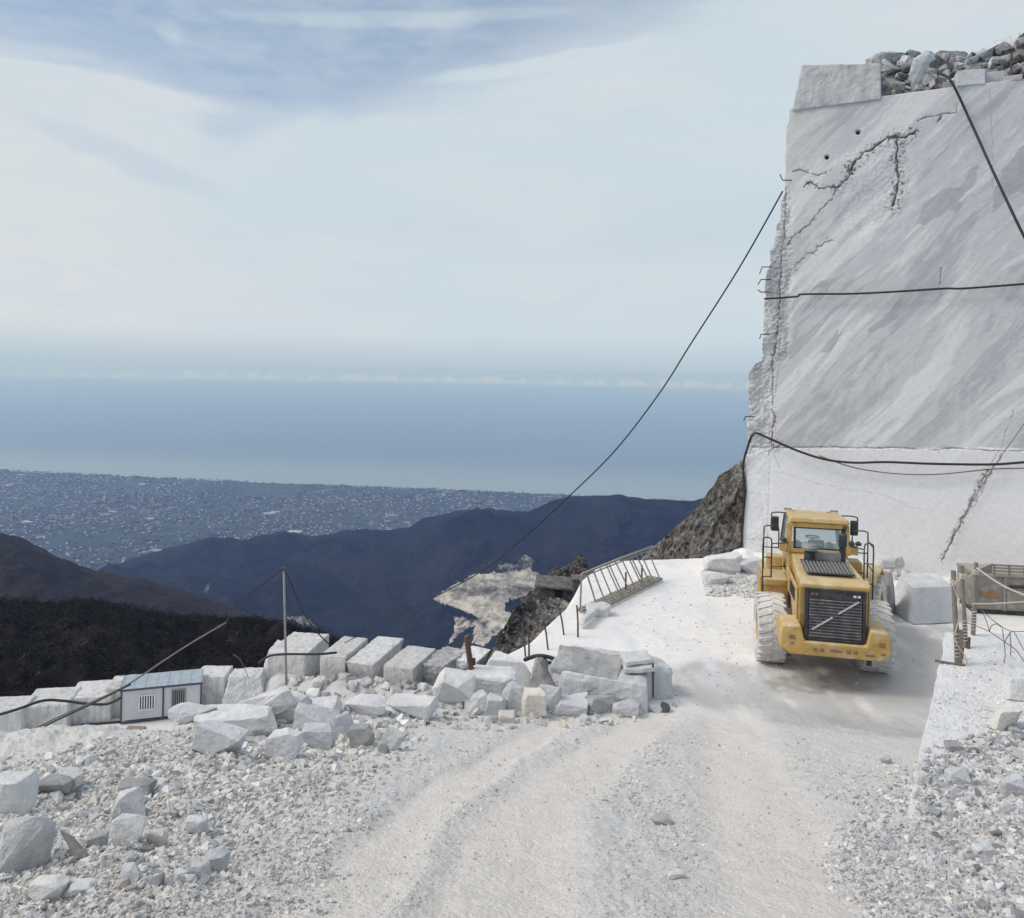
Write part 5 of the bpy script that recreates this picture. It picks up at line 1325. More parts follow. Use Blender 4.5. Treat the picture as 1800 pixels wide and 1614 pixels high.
# cab
def cab():
    c = MB().hexa([(-.70, .62, 1.95), (.70, .62, 1.95), (.72, 2.02, 1.95), (-.72, 2.02, 1.95), (-.72, .60, 2.66), (.72, .60, 2.66), (.74, 2.05, 2.66), (-.74, 2.05, 2.66)])
    base = c.build('cab', 'yellow', loader, bevel=.02)
    for s in (-1, 1):
        MB().hexa([(s * .73 - .09, .58, 2.64), (s * .73 + .05, .58, 2.64), (s * .73 + .05, .74, 2.64), (s * .73 - .09, .74, 2.64), (s * .69 - .09, .62, 3.40), (s * .69 + .05, .62, 3.40), (s * .69 + .05, .76, 3.40), (s * .69 - .09, .76, 3.40)]).build('rear_pillar', 'yellow', base, bevel=.015)
        MB().bar((s * .74, 2.03, 2.64), (s * .66, 1.95, 3.40), .08, .08).build('front_pillar', 'black_steel', base)
        MB().hexa([(s * .745 - .012, .76, 2.66), (s * .745 + .002, .76, 2.66), (s * .745 + .002, 1.98, 2.66), (s * .745 - .012, 1.98, 2.66), (s * .69 - .012, .78, 3.38), (s * .69 + .002, .78, 3.38), (s * .67 + .002, 1.92, 3.38), (s * .67 - .012, 1.92, 3.38)]).build('side_window', 'cab_glass', base)
    MB().box((0, .61, 3.37), (1.36, .12, .12)).build('roof_beam', 'yellow', base, bevel=.015)
    MB().box((0, .615, 2.70), (1.34, .10, .10)).build('window_sill', 'yellow', base, bevel=.01)
    wf = MB().box((-.585, .61, 3.03), (.05, .06, .56)).box((.575, .61, 3.03), (.05, .06, .56)).box((0, .61, 3.295), (1.2, .06, .035)).box((0, .61, 2.765), (1.2, .06, .045)).build('window_seal', 'black_steel', base)
    MB().box((0, .60, 3.03), (1.12, .012, .50)).build('rear_window', 'cab_glass', base)
    MB().box((0, 2.01, 3.03), (1.34, .014, .68)).build('windscreen', 'cab_glass', base)
    rf = MB().hexa([(-.74, .50, 3.44), (.74, .50, 3.44), (.70, 2.02, 3.42), (-.70, 2.02, 3.42), (-.71, .55, 3.56), (.71, .55, 3.56), (.66, 1.96, 3.53), (-.66, 1.96, 3.53)]).build('cab_roof', 'yellow', loader, bevel=.035, seg=3)
    for x in (-.5, .42): MB().lathe([(0, .055), (.02, .055), (.02, 0)], (x, 1.70, 3.535), 'z', 12).build('roof_bolt', 'yellow_worn', rf)
    for s in (-1, 1):
        MB().box((s * .60, 2.02, 3.53), (.20, .08, .05)).build('roof_lamp', 'grey_steel', rf, bevel=.01)
cab()
st_ = MB().box((0, 1.30, 2.35), (.52, .5, .6)).build('driver_seat', 'black_steel', loader, bevel=.04)
MB().hexa([(-.25, 1.02, 2.45), (.25, 1.02, 2.45), (.25, 1.12, 2.45), (-.25, 1.12, 2.45), (-.20, .95, 2.92), (.20, .95, 2.92), (.20, 1.03, 2.92), (-.20, 1.03, 2.92)]).build('backrest', 'black_steel', st_, bevel=.04)
MB().box((.02, .93, 2.86), (.34, .08, .16)).build('headrest', 'black_steel', st_, bevel=.035)
MB().box((.02, .885, 2.82), (.20, .01, .05)).build('seat_label', 'grey_steel', st_)
MB().tube([(0, 1.72, 2.5), (0, 1.66, 2.85)], .03).lathe([(0, .17), (.02, .19), (.04, .17)], (0, 1.62, 2.86), 'z', 20, True).build('steering_column', 'black_steel', loader)
for x in (-.42, .38): MB().box((x, 1.2, 2.72), (.13, .35, .20)).build('side_console', 'black_steel', loader, bevel=.03)
# side decks, tanks, fenders
for s in (-1, 1):
    DW = 1.20 if s > 0 else 1.36
    dk_ = MB().prism([(.62, 1.94), (.62, 2.04), (2.05, 2.04), (2.05, 1.94)], 'x', s * .78, 1.20 if s > 0 else -1.36).build('side_deck', 'yellow', loader, bevel=.02)
    MB().hexa([(s * .80, .12, 1.86), (s * DW, .12, 1.86), (s * DW, .70, 1.90), (s * .80, .70, 1.90), (s * .80, .08, 2.03), (s * DW, .08, 2.03), (s * DW, .70, 2.08), (s * .80, .70, 2.08)]).build('rear_fender', 'yellow', loader, bevel=.03)
    MB().hexa([(s * .80, .18, 1.55), (s * (DW - .02), .18, 1.55), (s * (DW - .02), .24, 1.55), (s * .80, .24, 1.55), (s * .80, .16, 1.90), (s * (DW - .02), .16, 1.90), (s * (DW - .02), .22, 1.90), (s * .80, .22, 1.90)]).build('mudguard', 'yellow_worn', loader)
    MB().hexa([(s * .86, 1.15, .70), (s * 1.38, 1.15, .70), (s * 1.38, 1.85, .85), (s * .86, 1.85, .85), (s * .86, 1.05, 1.86), (s * 1.38, 1.05, 1.86), (s * 1.38, 1.95, 1.86), (s * .86, 1.95, 1.86)]).build('fuel_tank' if s < 0 else 'step_box', 'yellow_worn', loader, bevel=.03)
    MB().hexa([(s * .82, 1.15, 2.04), (s * 1.20, 1.15, 2.04), (s * 1.20, 1.75, 2.04), (s * .82, 1.75, 2.04), (s * .82, 1.2, 2.36), (s * 1.18, 1.2, 2.36), (s * 1.18, 1.7, 2.36), (s * .82, 1.7, 2.36)]).build('deck_box', 'yellow', loader, bevel=.03)
    # handrails
    a_, b_ = s * (DW + .04), s * (DW - .17)
    hr = MB().tube(spline([(a_, .22, 1.55), (a_, .22, 2.3), (a_, .22, 2.95), (a_ - s * .05, .22, 3.05), (b_ + s * .06, .22, 3.05), (b_, .22, 2.95), (b_, .22, 2.3), (b_, .22, 1.95)], 5), .018, 6)
    hr.tube([(a_, .22, 2.55), (b_, .22, 2.55)], .016, 6).tube([(a_, .22, 2.05), (b_, .22, 2.05)], .016, 6)
    hr.build('handrail', 'black_steel', loader, smooth=True)
    hr = MB().tube(spline([(s * 1.30, 1.15, 1.98), (s * 1.30, 1.15, 3.0), (s * 1.26, 1.15, 3.18), (s * .98, 1.15, 3.18), (s * .92, 1.15, 3.08), (s * .92, 1.15, 2.6)], 5), .018, 6)
    hr.tube([(s * 1.30, 1.15, 2.62), (s * .80, 1.15, 2.62)], .016, 6).tube([(a_, .22, 2.95), (s * 1.30, 1.15, 2.95)], .016, 6).tube([(a_, .22, 2.35), (s * 1.30, 1.15, 2.35)], .016, 6)
    hr.tube([(b_, .24, 2.90), (s * .75, .5, 2.90)], .015, 6).tube([(b_, .24, 2.30), (s * .75, .4, 2.32)], .015, 6).build('handrail', 'black_steel', loader, smooth=True)
    # mirror on its arm
    mr = MB().tube(spline([(s * .68, 1.5, 3.50), (s * .90, 1.45, 3.52), (s * 1.06, 1.42, 3.50), (s * 1.09, 1.40, 3.42), (s * 1.09, 1.40, 3.05)], 5), .018, 6).build('mirror_arm', 'black_steel', loader, smooth=True)
    MB().box((s * 1.00, 1.37, 3.22), (.20, .07, .40)).build('mirror', 'black_steel', mr, bevel=.035)
    # work lamps on the cab side
    MB().box((s * .86, .64, 2.78), (.20, .16, .22)).build('lamp_bracket', 'yellow', loader, bevel=.02)
    for k in ((0,) if s < 0 else (0, 1)):
        MB().lathe([(0, .0), (0, .075), (.06, .075), (.10, .03)], (s * .86 + (k * .16 - .06 if s > 0 else 0), .60, 2.92), 'z', 14).build('work_lamp', 'black_steel', loader)
# ladder at the left rear
ld = MB().bar((-1.47, -.62, 1.0), (-1.47, -.45, 1.95), .04, .04).bar((-1.10, -.62, 1.0), (-1.10, -.45, 1.95), .04, .04)
for z in (1.1, 1.4, 1.7): ld.box((-1.285, -.58 + (z - 1) * .15, z), (.38, .06, .03))
# wheels
def wheel(cx, cy, parent, rot=0.0, w_=.70, R0=.86):
    e = empty('wheel', (cx, cy, R0 - .015), rot); e.parent = parent
    hw = w_ / 2
    prof_ = [(-hw + .06, .44), (-hw + .01, .52), (-hw, .62), (-hw + .02, .74), (-hw + .07, R0 - .05), (-hw + .16, R0 - .035), (0, R0 - .03), (hw - .16, R0 - .035), (hw - .07, R0 - .05), (hw - .02, .74), (hw, .62), (hw - .01, .52), (hw - .06, .44)]
    t = MB().lathe(prof_, (0, 0, 0), 'x', 56)
    for k in range(26):                                        # tread lugs, staggered left and right
        for s in (-1, 1):
            a0 = 2 * math.pi * (k + (.5 if s > 0 else 0)) / 26
            P = []
            for rr in (R0 - .055, R0):
                for (x, da) in ((.015, -.035), (hw - .015, .085), (hw - .015, .185), (.015, .06)):
                    r2 = rr if x < .1 else (rr - .02 if rr == R0 else rr - .03)
                    P.append((s * x, r2 * math.cos(a0 + da), r2 * math.sin(a0 + da)))
            t.hexa(P)
    t.build('tyre', 'tyre_dusty', e, bevel=.008, seg=1)
    for s in (-1, 1):
        MB().lathe([(s * (hw - .06), .45), (s * (hw - .05), .42), (s * (hw - .16), .38), (s * (hw - .18), .20), (s * (hw - .10), .18), (s * (hw - .10), 0)], (0, 0, 0), 'x', 36).build('rim', 'yellow_worn' if s * cx > 0 else 'grey_steel', e, smooth=False)
    return e
for s in (-1, 1): wheel(s * 1.22, 0, loader)
MB().tube([(-1.2, 0, .84), (1.2, 0, .84)], .16, 14).lathe([(-.2, .0), (-.2, .30), (.2, .30), (.2, 0)], (0, 0, .84), 'x', 20).build('rear_axle', 'grey_steel', loader)
MB().box((-.86, -.9, .62), (.10, .08, .34)).box((.92, -1.05, .62), (.10, .08, .36)).build('mud_flap', 'black_steel', loader)
# articulated front half: frame, axle, arms, bucket
ART = R(-20)
fr = empty('front_frame', (0, 1.65, 0), ART); fr.parent = loader
MB().hexa([(-.35, 0, .75), (.35, 0, .75), (.48, 2.2, .75), (-.48, 2.2, .75), (-.32, .1, 1.3), (.32, .1, 1.3), (.45, 1.9, 1.95), (-.45, 1.9, 1.95)]).build('chassis', 'yellow_worn', fr, bevel=.03)
MB().tube([(-1.2, 1.65, .84), (1.2, 1.65, .84)], .16, 14).build('front_axle', 'grey_steel', fr)
for s in (-1, 1):
    e = wheel(s * 1.22, 1.65, fr)
    MB().prism([(.75, 1.62), (.95, 1.82), (2.0, 1.86), (2.45, 1.60), (2.45, 1.54), (1.98, 1.79), (.98, 1.75), (.80, 1.58)], 'x', s * .86, s * 1.50).build('front_fender', 'yellow', fr, bevel=.015)
    MB().prism([(.9, 1.95), (1.6, 2.05), (2.6, 1.25), (3.35, .62), (3.2, .40), (2.4, .95), (1.5, 1.65), (.9, 1.75)], 'x', s * .42, s * .52).build('lift_arm', 'yellow', fr, bevel=.015)
MB().prism([(1.2, 1.6), (1.35, 1.75), (3.1, 1.35), (3.1, 1.2)], 'x', -.09, .09).build('tilt_link', 'yellow_worn', fr, bevel=.01)
bk_ = [(3.15, .35), (3.2, 1.1), (3.4, 1.45), (3.45, 1.42), (3.30, 1.05), (3.28, .42), (3.6, .12), (4.5, .06), (4.5, .02), (3.5, .04)]
bu = MB().prism(bk_, 'x', -1.52, 1.52); bu.build('bucket', 'grey_steel', fr, bevel=.01)
for s in (-1, 1): MB().prism([(3.18, .10), (3.22, 1.1), (3.42, 1.44), (4.0, .9), (4.5, .08), (3.5, .05)], 'x', s * 1.52, s * 1.57).build('bucket_side', 'grey_steel', fr)

# ------------------------------------------------------------------ the white site cabin on the lower bench
cL = bpt(213, 1273); cR = bpt(352, 1258)
cw_, ca_ = (cR - cL).length, math.atan2(cR.y - cL.y, cR.x - cL.x)
CH = (1273 - 1213) * cL.y / F
cabin = empty('site_cabin', cL, ca_)
tag(cabin, 'white prefabricated site cabin with a light blue roof and two barred windows', 'cabin')
MB().box((cw_ / 2, .97, CH / 2 + .1), (cw_, 1.94, CH - .2)).build('wall', 'cabin_panel', cabin, bevel=.01)
rf = MB().hexa([(-.08, -.10, CH - .02), (cw_ + .08, -.10, CH - .02), (cw_ + .08, 2.0, CH + .14), (-.08, 2.0, CH + .14), (-.08, -.10, CH + .05), (cw_ + .08, -.10, CH + .05), (cw_ + .08, 2.0, CH + .21), (-.08, 2.0, CH + .21)]).build('roof', 'cabin_roof', cabin)
sm = MB()
for k in range(8): sm.bar((cw_ * k / 7, -.10, CH + .06), (cw_ * k / 7, 2.0, CH + .22), .035, .03)
sm.build('roof_seam', 'cabin_roof', rf)
MB().box((cw_ / 2, -.13, CH - .01), (cw_ + .20, .05, .13)).build('roof_trim', 'cabin_trim', rf)
MB().box((-.10, .95, CH + .07), (.05, 2.1, .12), Euler((R(4), 0, 0)).to_matrix()).build('roof_trim', 'cabin_trim', rf)
for x in (-.02, cw_ * .52, cw_ + .02): MB().box((x, -.02, CH / 2), (.10, .08, CH - .05)).build('corner_post', 'cabin_trim', cabin)
MB().box((cw_ / 2, -.01, .08), (cw_, .06, .12)).build('base_rail', 'cabin_trim', cabin)
for (x, z, w_, h_, fm) in ((cw_ * .315, CH * .57, .92, .95, 'white_paint'), (cw_ * .715, CH * .62, .80, 1.02, 'grey_steel')):
    wn = MB().box((x, -.02, z), (w_, .05, h_)).build('window', 'dark_glass', cabin)
    MB().box((x - w_ / 2, -.04, z), (.08, .06, h_ + .08)).box((x + w_ / 2, -.04, z), (.08, .06, h_ + .08)).box((x, -.04, z + h_ / 2), (w_ - .08, .06, .08)).box((x, -.04, z - h_ / 2), (w_ - .08, .06, .08)).build('frame', fm, wn)
    br_ = MB()
    for k in range(5): br_.box((x - w_ / 2 + w_ * (k + 1) / 6, -.07, z), (.07 if fm == 'white_paint' else .05, .03, h_))
    br_.build('bars', fm, wn)
MB().box((cw_ * .72, -.015, CH * .42), (.95, .04, CH * .76)).build('door', 'cabin_panel', cabin, bevel=.01)
MB().box((cw_ * .635, -.10, .42), (.40, .16, .40)).build('meter_box', 'black_steel', cabin, bevel=.02)
sc_o = bpt(237, 1284)
tag(MB().box((0, 0, .09), (1.15, .7, .10)).box((-.4, 0, .02), (.12, .6, .10)).box((.4, 0, .02), (.12, .6, .10)).build('doorstep_pallet', 'old_wood', bevel=.01), 'small wooden pallet lying in front of the cabin', 'pallet').location = sc_o
stool = empty('low_trestle', bpt(142, 1289)); tag(stool, 'small low grey trestle on the bench left of the cabin', 'trestle')
MB().box((0, 0, .42), (.75, .3, .05)).build('top', 'grey_steel', stool)
for x in (-.33, .33): MB().box((x, 0, .2), (.05, .28, .40)).build('leg', 'grey_steel', stool)

# stone hut on the spur
hc = W(945, 1050, 101); hw_ = 62 * 101 / F
hut = empty('stone_hut', hc + Vector((0, 0, -.2)), R(-6)); tag(hut, 'small ruined stone hut with a flat slab roof and dark doorway on the rocky spur', 'hut')
hh_ = 22 * 101 / F
MB().box((hw_ * .52, 1.6, hh_ / 2), (hw_ * .56 * 1.9, 3.0, hh_)).build('wall', 'hut_stone', hut, bevel=.05)
MB().hexa([(-.4, -.5, hh_), (hw_ + .3, -.5, hh_ - .25), (hw_ + .3, 3.4, hh_ + .25), (-.4, 3.4, hh_ + .35), (-.4, -.5, hh_ + .22), (hw_ + .3, -.5, hh_ - .02), (hw_ + .3, 3.4, hh_ + .5), (-.4, 3.4, hh_ + .6)]).build('roof', 'hut_stone', hut)
MB().box((hw_ * .60, .06, hh_ * .42), (1.0, .12, hh_ * .8)).build('doorway', 'dark_glass', hut)
an = empty('stone_annex', W(1010, 1048, 100), R(-4)); tag(an, 'low dark stone pen joined to the right of the ruined hut', 'stone pen')
MB().box((1.2, 1.2, .9), (3.0, 2.2, 2.2)).build('wall', 'hut_stone', an, bevel=.2)
MB().box((1.2, 1.1, 2.05), (3.4, 2.5, .25)).build('roof', 'hut_stone', an, bevel=.05)

# ------------------------------------------------------------------ cable pole, cables and hoses
pb = W(504, 1182, 50); pt_ = W(499, 1000, 50)
pole = empty('cable_pole', pb); tag(pole, 'tall thin grey steel pole carrying a cable behind the block row', 'pole')
MB().tube([(0, 0, -.8), tuple(pt_ - pb)], .075, 10).build('shaft', 'grey_steel', pole, smooth=True)
MB().box(tuple(pt_ - pb), (.25, .25, .14)).build('cap', 'black_steel', pole, bevel=.03)
def cable(pts, r, mat, label, cat='cable', n=8, name='cable'):
    return tag(MB().tube(spline(pts, n), r, 6).build(name, mat, smooth=True), label, cat)
wallp = lambda px, py, off: wall_xyz(*wallpt(px, py), off)
cable([W(1376, 336, 30.4), W(1300, 470, 31.5), W(1214, 605, 33), W(1160, 690, 34.2), W(1083, 790, 35.7), W(1003, 870, 37.4), W(920, 946, 39.5), W(850, 1002, 41.5), W(760, 1052, 44), W(680, 1092, 46.5), W(606, 1130, 49)], .030, 'cable_black', 'long taut dark cable running from the wall down to the block row')
cable([pt_, W(470, 1021, 49), W(440, 1043, 47.5), W(415, 1062, 46), W(398, 1094, 44)], .035, 'cable_black', 'dark cable sagging from the pole top down to its left')
cable([W(398, 1094, 44), W(340, 1128, 43.5), W(290, 1160, 43.2), W(225, 1203, 42.8), W(160, 1235, 42.5), W(100, 1262, 42.2), W(40, 1290, 42), W(-60, 1328, 41.5)], .045, 'wire', 'grey rope running down past the cabin roof to the left frame edge', 'rope')
cable([W(230, 1203, 42.6), W(160, 1238, 42.3), W(100, 1266, 42.0), W(40, 1294, 41.8), W(-60, 1332, 41.3)], .05, 'cable_black', 'second dark line just under the grey rope, left of the cabin')
cable([pt_, W(510, 1022, 50), W(523, 1055, 50.5), W(536, 1082, 51), W(556, 1110, 52), W(580, 1134, 53)], .04, 'cable_black', 'dark cable dropping from the pole top to its right')
cable([W(410, 1150, 48), W(422, 1160, 48), W(430, 1175, 48.2), W(437, 1192, 48.5)], .02, 'wire', 'thin grey wire hanging left of the cable pole', 'wire')
cable([W(-40, 1268, 42.6), W(30, 1247, 43.4), W(75, 1232, 44.4), W(110, 1232, 44.8), W(150, 1237, 45), W(185, 1238, 45.2), W(205, 1231, 45.4), W(214, 1225, 45.5)], .075, 'cable_black', 'thick black hose draped along the tops of the left blocks', 'hose', name='hose')
cable([W(455, 1165, 48), W(475, 1153, 48), W(505, 1150, 47.8), W(560, 1150, 47.6), W(592, 1147, 48)], .07, 'cable_black', 'black hose lying on top of the longest block at the pole foot', 'hose', name='hose')
cable([bpt(-60, 1318), bpt(40, 1300), bpt(105, 1284), bpt(150, 1276), bpt(212, 1270)], .12, 'cable_black', 'thick black pipe on the ground along the foot of the left blocks', 'pipe', name='ground_pipe')
# on and in front of the wall
cable([on_wall(1655, 0, .5, .45), wallp(1672, 146, .12), W(1706, 214, 27.4), W(1745, 300, 26.5), W(1785, 385, 25.6), W(1850, 520, 24.6), W(2050, 960, 21.0)], .042, 'cable_black', 'thick black cable slanting down from the wall top to the right frame edge')
cable([wallp(1344, 526, .12), wallp(1400, 522, .12), wallp(1412, 518, .13), wallp(1500, 517, .12), wallp(1580, 513, .12), wallp(1660, 508, .12), wallp(1690, 508, .12), wallp(1760, 503, .12), wallp(1860, 495, .12), wallp(2150, 470, .12)], .040, 'cable_black', 'dark cable crossing the upper wall almost level')
cable([wallp(1304, 985, .02), wallp(1305, 930, .04), wallp(1309, 870, .05), wallp(1307, 820, .06), wallp(1314, 790, .15), wallp(1327, 762, .25), wallp(1350, 768, .3), wallp(1400, 790, .3), wallp(1450, 806, .3), wallp(1500, 812, .3), wallp(1560, 811, .3), wallp(1640, 814, .3), wallp(1740, 815, .3), wallp(1800, 811, .3), wallp(1880, 806, .3), wallp(2150, 830, .3)], .045, 'cable_black', 'black hose hooked over the wall edge and swagged across the pale lower wall', 'hose', name='hose')
cable([wallp(1440, 800, .2), wallp(1490, 818, .2), wallp(1540, 828, .2), wallp(1600, 833, .2), wallp(1660, 832, .2), wallp(1740, 824, .2), wallp(1800, 822, .2), wallp(1880, 820, .2), wallp(2150, 835, .2)], .022, 'wire', 'thin grey wire sagging just below the swagged hose', 'wire')
for i, (px, py, dx, dy, lb) in enumerate(((1380, 318, -8, -10, 'highest bent iron pin on the wall edge'), (1345, 470, -9, 12, 'bent iron pin with a curled end on the wall edge'), (1344, 492, -11, 9, 'hooked iron pin just above the level cable'), (1343, 514, -10, -4, 'short iron pin pointing left, just below the hooked pin'), (1341, 588, -5, 8, 'small iron pin on the straight part of the wall edge'), (1314, 732, -6, 8, 'lowest small iron pin on the wall edge'))):
    t_, z_ = wallpt(px, py); q_ = wall_xyz(t_ + .25, z_, .02); r2_ = wall_xyz(*wallpt(px + dx * .5, py), .1); r3_ = wall_xyz(*wallpt(px + dx, py + dy), .12)
    tag(MB().tube([q_, r2_, r3_], .022, 6).build('iron_pin', 'cable_black'), lb, 'iron pin')
# ladder-like chain along the diagonal crack
cable([wallp(1655, 984, .10), wallp(1690, 915, .14), wallp(1730, 845, .16), wallp(1756, 805, .2), wallp(1800, 742, .2), wallp(1850, 660, .2)], .014, 'wire', 'thin wire climbing the diagonal crack of the lower wall to the right', 'wire')
# ------------------------------------------------------------------ fallen steel walkway at the brink
def PF(px, py, dz=0.0):
    v_ = G(px, py, .06); v_.z += dz; return v_
wk = empty('steel_walkway', PF(1100, 1048)); tag(wk, 'weathered steel walkway with a leaning handrail lying along the platform brink', 'walkway')
o0 = wk.location.copy()
bA, bB = PF(1040, 1078), PF(1164, 1018)          # near foot line
dirw = (bB - bA); Lw = dirw.length; ux = dirw.normalized(); uy = Vector((-ux.y, ux.x, 0)); uz = Vector((0, 0, 1))
tA, tB = W(1022, 1009, bA.y + .3), W(1148, 960, bB.y + .3)
f0 = MB()
for k in range(4): f0.bar(bA - o0 + uy * (.0 + k * .16), bB - o0 + uy * (.0 + k * .16), .05, .06)
f0.build('deck_beam', 'weathered_rail', wk)
f1 = MB()
for k in range(26): a_ = bA.lerp(bB, (k + .5) / 26) - o0; f1.bar(a_ - uy * .02 + uz * .05, a_ + uy * .50 + uz * .05, .07, .02)
f1.build('deck_plank', 'weathered_rail', wk)
MB().tube([tA - o0, tA.lerp(tB, .5) - o0 + uz * .02, tB - o0], .035, 8).tube([tA - o0 - uz * .10, tB - o0 - uz * .10], .022, 6).tube([tA - o0 - uz * .05 + uy * .06, tB - o0 - uz * .05 + uy * .06], .02, 6).build('top_rail', 'weathered_rail', wk, smooth=True)
for a1, a2 in ((.06, .08), (.14, .19), (.225, .29), (.31, .385), (.345, .42), (.43, .52), (.52, .60), (.61, .70), (.645, .735), (.72, .815), (.79, .87), (.90, .97)):
    MB().bar(tA.lerp(tB, a1) - o0, bA.lerp(bB, a2) - o0, .04, .04).build('baluster', 'weathered_rail', wk)
for a1 in (.56, .80): p_ = bA.lerp(bB, a1) - o0 + uy * .3; MB().bar(p_, p_ + uz * .62, .05, .05).build('stanchion', 'rusty_steel', wk)
MB().bar(W(1022, 1010, bA.y) - o0, PF(1020, 1075) - o0, .05, .05).build('end_post', 'weathered_rail', wk)
pl = slab('kerb_slab', blockbox(PF(1034, 1090), (.16, 1.3, .26), yaw=-24, tilt=(0, 12)), 'marble_white', 'narrow white stone slab standing on edge at the near end of the fallen walkway', 'stone slab', bevel=.04, rough=.03)

# thin rusty stakes along the brink
FG = 'thin rusty stakes along the platform brink'
for (x0, y0, x1, y1, lb) in ((1014, 1064, 1016, 1120, 'straight dark stake nearest the walkway'), (982, 1066, 992, 1116, 'leaning stake second from the walkway'), (955, 1088, 964, 1142, 'leaning stake in front of the middle of the rocky spur'), (918, 1098, 924, 1154, 'left one of the twin thin stakes above the arching hose'), (928, 1100, 930, 1155, 'right one of the twin thin stakes above the arching hose'), (888, 1138, 892, 1164, 'short bent stake at the left end of the row of stakes')):
    b_ = hit(x1, min(y1, 1158), False, 220)[0][0]
    if not np.isfinite(b_[0]): b_ = np.array(W(x1, y1, 20.5))
    Yb = b_[1]
    tag(MB().tube([W(x1, y1 + 6, Yb), W((x0 + x1) / 2 + .8, (y0 + y1) / 2, Yb), W(x0, y0, Yb)], .026, 6).build('iron_stake', 'rusty_steel'), lb, 'stake', FG)
rp = hit(834, 1222, False, 220)[0][0]
post = empty('rusty_post', Vector(W(834, 1212, rp[1]))); tag(post, 'thick rusty steel post leaning left beside the pyramid-shaped rock', 'post')
MB().bar(W(834, 1222, rp[1]) - post.location, W(820, 1118, rp[1] - .1) - post.location, .10, .10).build('shaft', 'rusty_steel', post, bevel=.012)
MB().box(W(829, 1183, rp[1] - .02) - post.location, (.13, .13, .05)).build('clamp', 'silver', post)
MB().box(W(829, 1163, rp[1] - .02) - post.location + Vector((.05, 0, 0)), (.07, .06, .14)).build('bracket', 'rusty_steel', post)
cable([W(796, 1188, rp[1] + .5), W(812, 1179, rp[1] + .3), W(826, 1172, rp[1])], .03, 'wire', 'short grey pipe reaching from the white block to the big rusty post', 'pipe', name='ground_pipe')
rd = hit(1148, 1215, False, 220)[0][0]
tag(MB().tube([W(1148, 1226, 17.0), W(1148, 1167, 17.0)], .020, 8).build('thin_rod', 'black_steel'), 'thin dark rod standing upright at the right end of the roadside heap', 'rod')

# ------------------------------------------------------------------ rope-wrapped posts on the right-hand ledge
def on_ledge(px, py): return Vector(hit(px, py, False, 300, 6.0, 13.5)[0][0])
RP = []
for (bx_, by_, tx, ty, r_, lb) in ((1683, 1168, 1676, 1003, .034, 'nearest rope-wrapped wooden post on the right-hand ledge'), (1697, 1138, 1691, 994, .029, 'middle rope-wrapped wooden post on the right-hand ledge'), (1710, 1116, 1716, 989, .029, 'farthest wooden post on the ledge, in front of the grey tank')):
    b_ = on_ledge(bx_, by_); t_ = W(tx, ty, b_.y)
    e = empty('wooden_post', b_); tag(e, lb, 'post'); RP.append((b_, t_))
    d_ = t_ - b_
    MB().tube([Vector((0, 0, -.08)), d_ * .33 + Vector((.004, 0, 0)), d_ * .66 - Vector((.004, 0, 0)), d_], [r_ * 1.15, r_, r_ * .95, r_ * .95], 12).build('shaft', 'old_wood', e)
    w1 = []
    for k in range(46): f_ = .06 + .30 * k / 45; a_ = k * 1.05; c_ = d_ * f_; w1.append(c_ + Vector((math.cos(a_), math.sin(a_), 0)) * (r_ + .010))
    MB().tube(w1, .007, 5).build('rope_winding', 'rope', e)
    w1 = []
    for k in range(40): f_ = .84 + .06 * k / 39; a_ = k * 1.3; c_ = d_ * f_; w1.append(c_ + Vector((math.cos(a_), math.sin(a_), 0)) * (r_ + .012))
    MB().tube(w1, .010, 5).build('rope_winding', 'rope', e)
b0, t0 = RP[0]; b1, t1 = RP[1]; b2, t2 = RP[2]
tag(MB().tube([b0 + Vector((.02, -.02, -.05)), b0 + Vector((.02, -.03, .48))], .030, 10).build('splint_post', 'old_wood'), 'short thick wooden splint tied to the foot of the nearest rope-wrapped post', 'post')
cable([b0.lerp(t0, .88) + Vector((-.05, -.05, .0)), b0.lerp(t0, .6) + Vector((.03, -.07, 0)), b0.lerp(t0, .3) + Vector((-.05, -.06, 0)), b0.lerp(t0, .12) + Vector((.06, -.07, 0)), b0 + Vector((.10, -.08, .03))], .008, 'rope', 'frayed white rope hanging down the nearest rope-wrapped post', 'rope', name='hanging_rope')
cable([b0.lerp(t0, .88), b0.lerp(t0, .86).lerp(b1.lerp(t1, .86), .5) + Vector((0, 0, -.02)), b1.lerp(t1, .88), b1.lerp(t1, .86).lerp(b2.lerp(t2, .86), .5) + Vector((0, 0, -.03)), b2.lerp(t2, .90)], .012, 'rope', 'pale rope strung between the three wooden posts', 'rope', name='strung_rope')
cable([b2.lerp(t2, .93), W(1760, 1028, 11.4), W(1800, 1046, 11.0), W(1860, 1072, 10.6), W(2000, 1135, 9.9)], .013, 'rope', 'pale rope sloping down from the farthest post to the right frame edge', 'rope', name='strung_rope')
cable([b2.lerp(t2, .44) + Vector((-.05, -.05, 0)), W(1750, 1061, 11.6), W(1800, 1058, 11.4), W(1860, 1055, 11.2), W(2000, 1052, 11.0)], .011, 'rope', 'pale level rope from the middle of the farthest post to the right frame edge', 'rope', name='strung_rope')
cable([b0 + Vector((-.28, .05, .03)), b0 + Vector((-.15, 0, .02)), b0 + Vector((0, -.06, .02)), b0 + Vector((.06, -.08, .02))], .018, 'wire', 'dark rag of rope lying at the foot of the nearest rope-wrapped post', 'rope', name='ground_rope')
for i, (px, py) in enumerate(((1702, 1140), (1690, 1158))):
    s_ = on_ledge(px, py); tag(MB().tube([s_ + Vector((0, 0, -.05)), s_ + Vector((.01, 0, .16))], .022, 8).build('iron_stub', 'rusty_steel'), ('little rusty stub beside the middle post', 'little rusty stub beside the nearest post')[i], 'stub')
